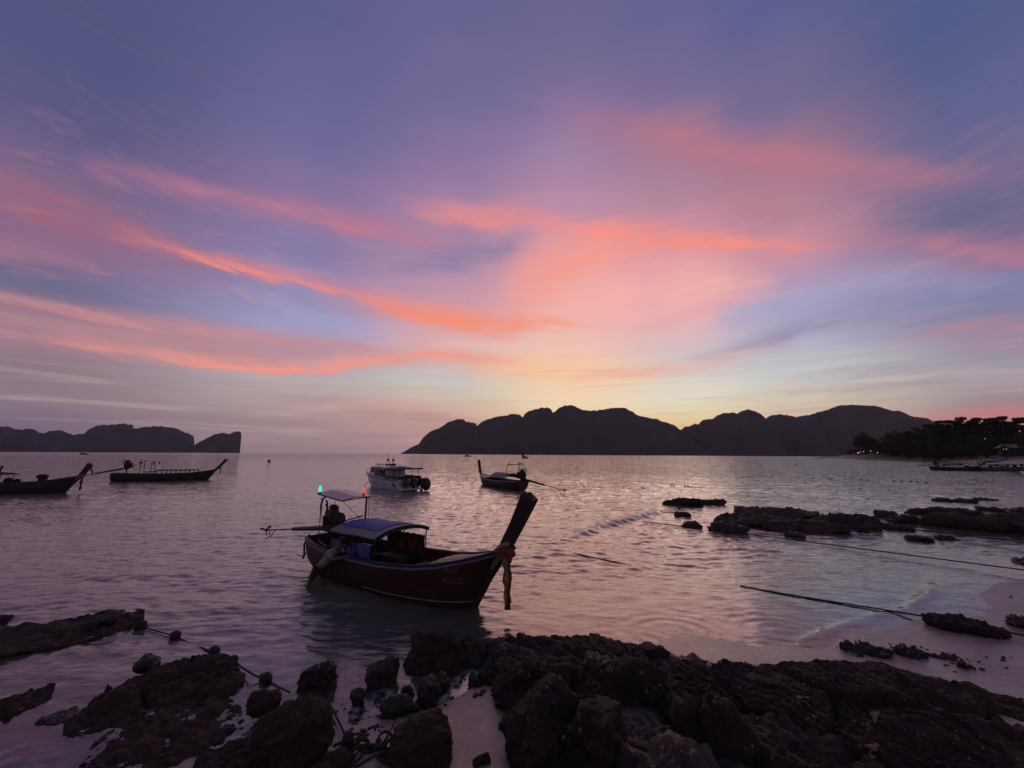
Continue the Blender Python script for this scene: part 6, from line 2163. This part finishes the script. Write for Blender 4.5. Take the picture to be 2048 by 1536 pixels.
# hands: palm, four fingers laid over the gunwale and a thumb at the side
for side, wr in (('L', J['wrL']), ('R', J['wrR'])):
    fwd = (wr - J['el' + side]).normalized()
    lat = Vector((0, 0, 1)).cross(fwd).normalized()
    palm = wr + fwd * 0.075
    k = len(P_)
    P_.append(palm)
    radm.append((.040, .018))
    E_.append((ix['wr' + side], k))
    for j, (off, ln) in enumerate(((-0.030, 0.062), (-0.010, 0.076), (0.011, 0.072), (0.031, 0.056))):
        b0 = palm + lat * off + fwd * 0.03
        P_ += [b0, b0 + fwd * ln * 0.55 + Vector((0, 0, -0.008)), b0 + fwd * ln * 0.9 + Vector((0, 0, -0.032))]
        radm += [.011, .0095, .008]
        n_ = len(P_)
        E_ += [(k, n_ - 3), (n_ - 3, n_ - 2), (n_ - 2, n_ - 1)]
    sg = -1 if side == 'L' else 1
    t0 = palm - fwd * 0.025 + lat * 0.040 * sg
    P_ += [t0, t0 + fwd * 0.04 + lat * 0.022 * sg]
    radm += [.012, .009]
    n_ = len(P_)
    E_ += [(k, n_ - 2), (n_ - 2, n_ - 1)]
Mperson = Mw
man = empty('person', Mperson @ Vector((1.4, -1.12, 0)))
tag(man, 'person in pale shirt and dark shorts wading, leaning on the stern of the nearest longtail', 'person')
Pw = [Mperson @ Vector(p) - man.location for p in P_]
body = skin('body', Pw, E_, radm, M_SKIN, man)


def sub_skin(name, seq_edges, rr, mat):
    ids = sorted({a for e in seq_edges for a in e})
    mp_ = {n: i for i, n in enumerate(ids)}
    pts_ = [Mperson @ J[n] - man.location for n in ids]
    return skin(name, pts_, [(mp_[a], mp_[b]) for a, b in seq_edges], [rr[n] for n in ids], mat, man, root=mp_[seq_edges[0][0]])


J['slL'] = J['shL'].lerp(J['elL'], 0.75)
J['slR'] = J['shR'].lerp(J['elR'], 0.75)
J['kuL'] = J['hipL'].lerp(J['knL'], 0.78)
J['kuR'] = J['hipR'].lerp(J['knR'], 0.78)
J['collar'] = J['chest'].lerp(J['neck'], 0.72)
sub_skin('shirt', [('chest', 'waist'), ('waist', 'pelvis'), ('chest', 'collar'), ('chest', 'shL'), ('shL', 'slL'), ('chest', 'shR'), ('shR', 'slR')],
         {'pelvis': (.148, .118), 'waist': (.145, .118), 'chest': (.170, .130), 'collar': .085, 'shL': .080, 'slL': .066, 'shR': .080, 'slR': .066}, M_SHIRT)
sub_skin('shorts', [('pelvis', 'hipL'), ('hipL', 'kuL'), ('pelvis', 'hipR'), ('hipR', 'kuR')],
         {'pelvis': (.150, .122), 'hipL': .108, 'kuL': .090, 'hipR': .108, 'kuR': .090}, M_SHORTS)
hd = Mperson @ J['head1'] - man.location
ax_ = ((Mperson @ J['crown']) - (Mperson @ J['head0'])).normalized()
h_ = MB()
c_h = hd + ax_ * 0.03
h_.ball((0, 0, 0), (0.108, 0.104, 0.112), 16, 12)
q = Vector((0, 0, 1)).rotation_difference(ax_)
fwd_w = (Mperson.to_3x3() @ Vector((0.6, 0, -0.8))).normalized()
h_.v = [tuple(c_h - fwd_w * 0.018 + q @ Vector(v)) for v in h_.v]
h_.build('hair', M_HAIR, man, smooth=True)
f_ = MB()
fc = hd + fwd_w * 0.098
side_w = fwd_w.cross(ax_).normalized()
f_.ball(fc - ax_ * 0.012, (0.018, 0.018, 0.026), 8, 6)
for s_ in (-1, 1):
    f_.ball(hd + side_w * 0.100 * s_ - ax_ * 0.01, (0.020, 0.020, 0.030), 8, 6)
f_.build('nose_and_ears', M_SKIN, man, smooth=True)
f_ = MB()
for s_ in (-1, 1):
    f_.ball(fc + side_w * 0.034 * s_ + ax_ * 0.014 - fwd_w * 0.010, 0.011, 8, 6)
f_.build('eyes', M_HAIR, man, smooth=True)
f_ = MB()
f_.ball(fc - ax_ * 0.052 - fwd_w * 0.012, (0.026, 0.012, 0.010), 8, 6)
f_.build('mouth', M_RIBR, man, smooth=True)
# ------------------------------------------------------------------ shells on the near boulders and sand caught in the slab: found by casting rays at the built rocks
bpy.context.view_layer.update()
DG = bpy.context.evaluated_depsgraph_get()
EYE = Vector((0, 0, CAM_H))


def hit(u, v):
    ok, loc, nrm, idx, ob, mt = SC.ray_cast(DG, EYE, ray(u, v).normalized(), distance=60)
    while ok and ob.name.startswith(('haze', 'sea_water')):
        ok, loc, nrm, idx, ob, mt = SC.ray_cast(DG, loc + ray(u, v).normalized() * 0.01, ray(u, v).normalized(), distance=60)
    return (loc, nrm, ob) if ok else (None, None, None)


M_SHELL = pm('oyster_shell', (0.21, 0.17, 0.155), 0.7, scale=20, var=0.5)
haze.hide_viewport = False
R = np.random.RandomState(21)
V_, F_ = [], []
for k in range(520):
    if R.rand() < 0.75:
        u, v = R.uniform(1035, 1640), R.uniform(1318, 1536)
    else:
        u, v = R.uniform(1560, 2040), R.uniform(1380, 1536)
    if pn(np.array([[u / 90.0, v / 70.0, 3.0]]), 5)[0] < -0.02:
        continue
    p, n, ob = hit(u, v)
    if p is None or not ob.name.startswith('rock') or n.z < 0.15:
        continue
    s = R.uniform(0.006, 0.017)
    a = n.cross(Vector((R.normal(), R.normal(), R.normal()))).normalized()
    b = n.cross(a)
    k0 = len(V_)
    for q in range(6):
        t_ = q * math.pi / 3
        V_.append(p + a * math.cos(t_) * s * 1.5 + b * math.sin(t_) * s + n * 0.001)
    V_.append(p + n * s * 0.7 + a * s * 0.3)
    F_ += [(k0 + q, k0 + (q + 1) % 6, k0 + 6) for q in range(6)]
sh_ = mesh_np('oyster_shells', V_, F_, M_SHELL)
tag(sh_, kind='stuff')

M_DRYSAND = pm('tan_sand', (0.26, 0.165, 0.115), 0.9, scale=30, var=0.25, bump=0.4, bscale=120)
for uc, vc, ru, rv, lb in ((1750, 1432, 11, 15, 'small tan patch of sand caught in a crack of the striped slab'), (1744, 1500, 17, 18, 'tan patch of sand in the slab near the bottom edge'), (1603, 1396, 18, 5, 'thin tan streak of sand on the striped slab')):
    V_, F_ = [], []
    n_ok = True
    for j in range(6):
        for i in range(12):
            a = 2 * math.pi * i / 12
            rr = j / 5 * (0.8 + 0.3 * math.sin(3 * a + uc))
            p, n, ob = hit(uc + ru * rr * math.cos(a), vc + rv * rr * math.sin(a))
            if p is None:
                n_ok = False
                p, n = Vector(), Vector((0, 0, 1))
            V_.append(p + Vector((0, 0, 0.014 * (1 - rr * rr * 0.8))))
    for j in range(5):
        for i in range(12):
            F_.append((j * 12 + i, (j + 1) * 12 + i, (j + 1) * 12 + (i + 1) % 12, j * 12 + (i + 1) % 12))
    if n_ok:
        tag(mesh_np('sand_patch', V_, F_, M_DRYSAND, smooth=True), lb, 'sand patch', kind='stuff')
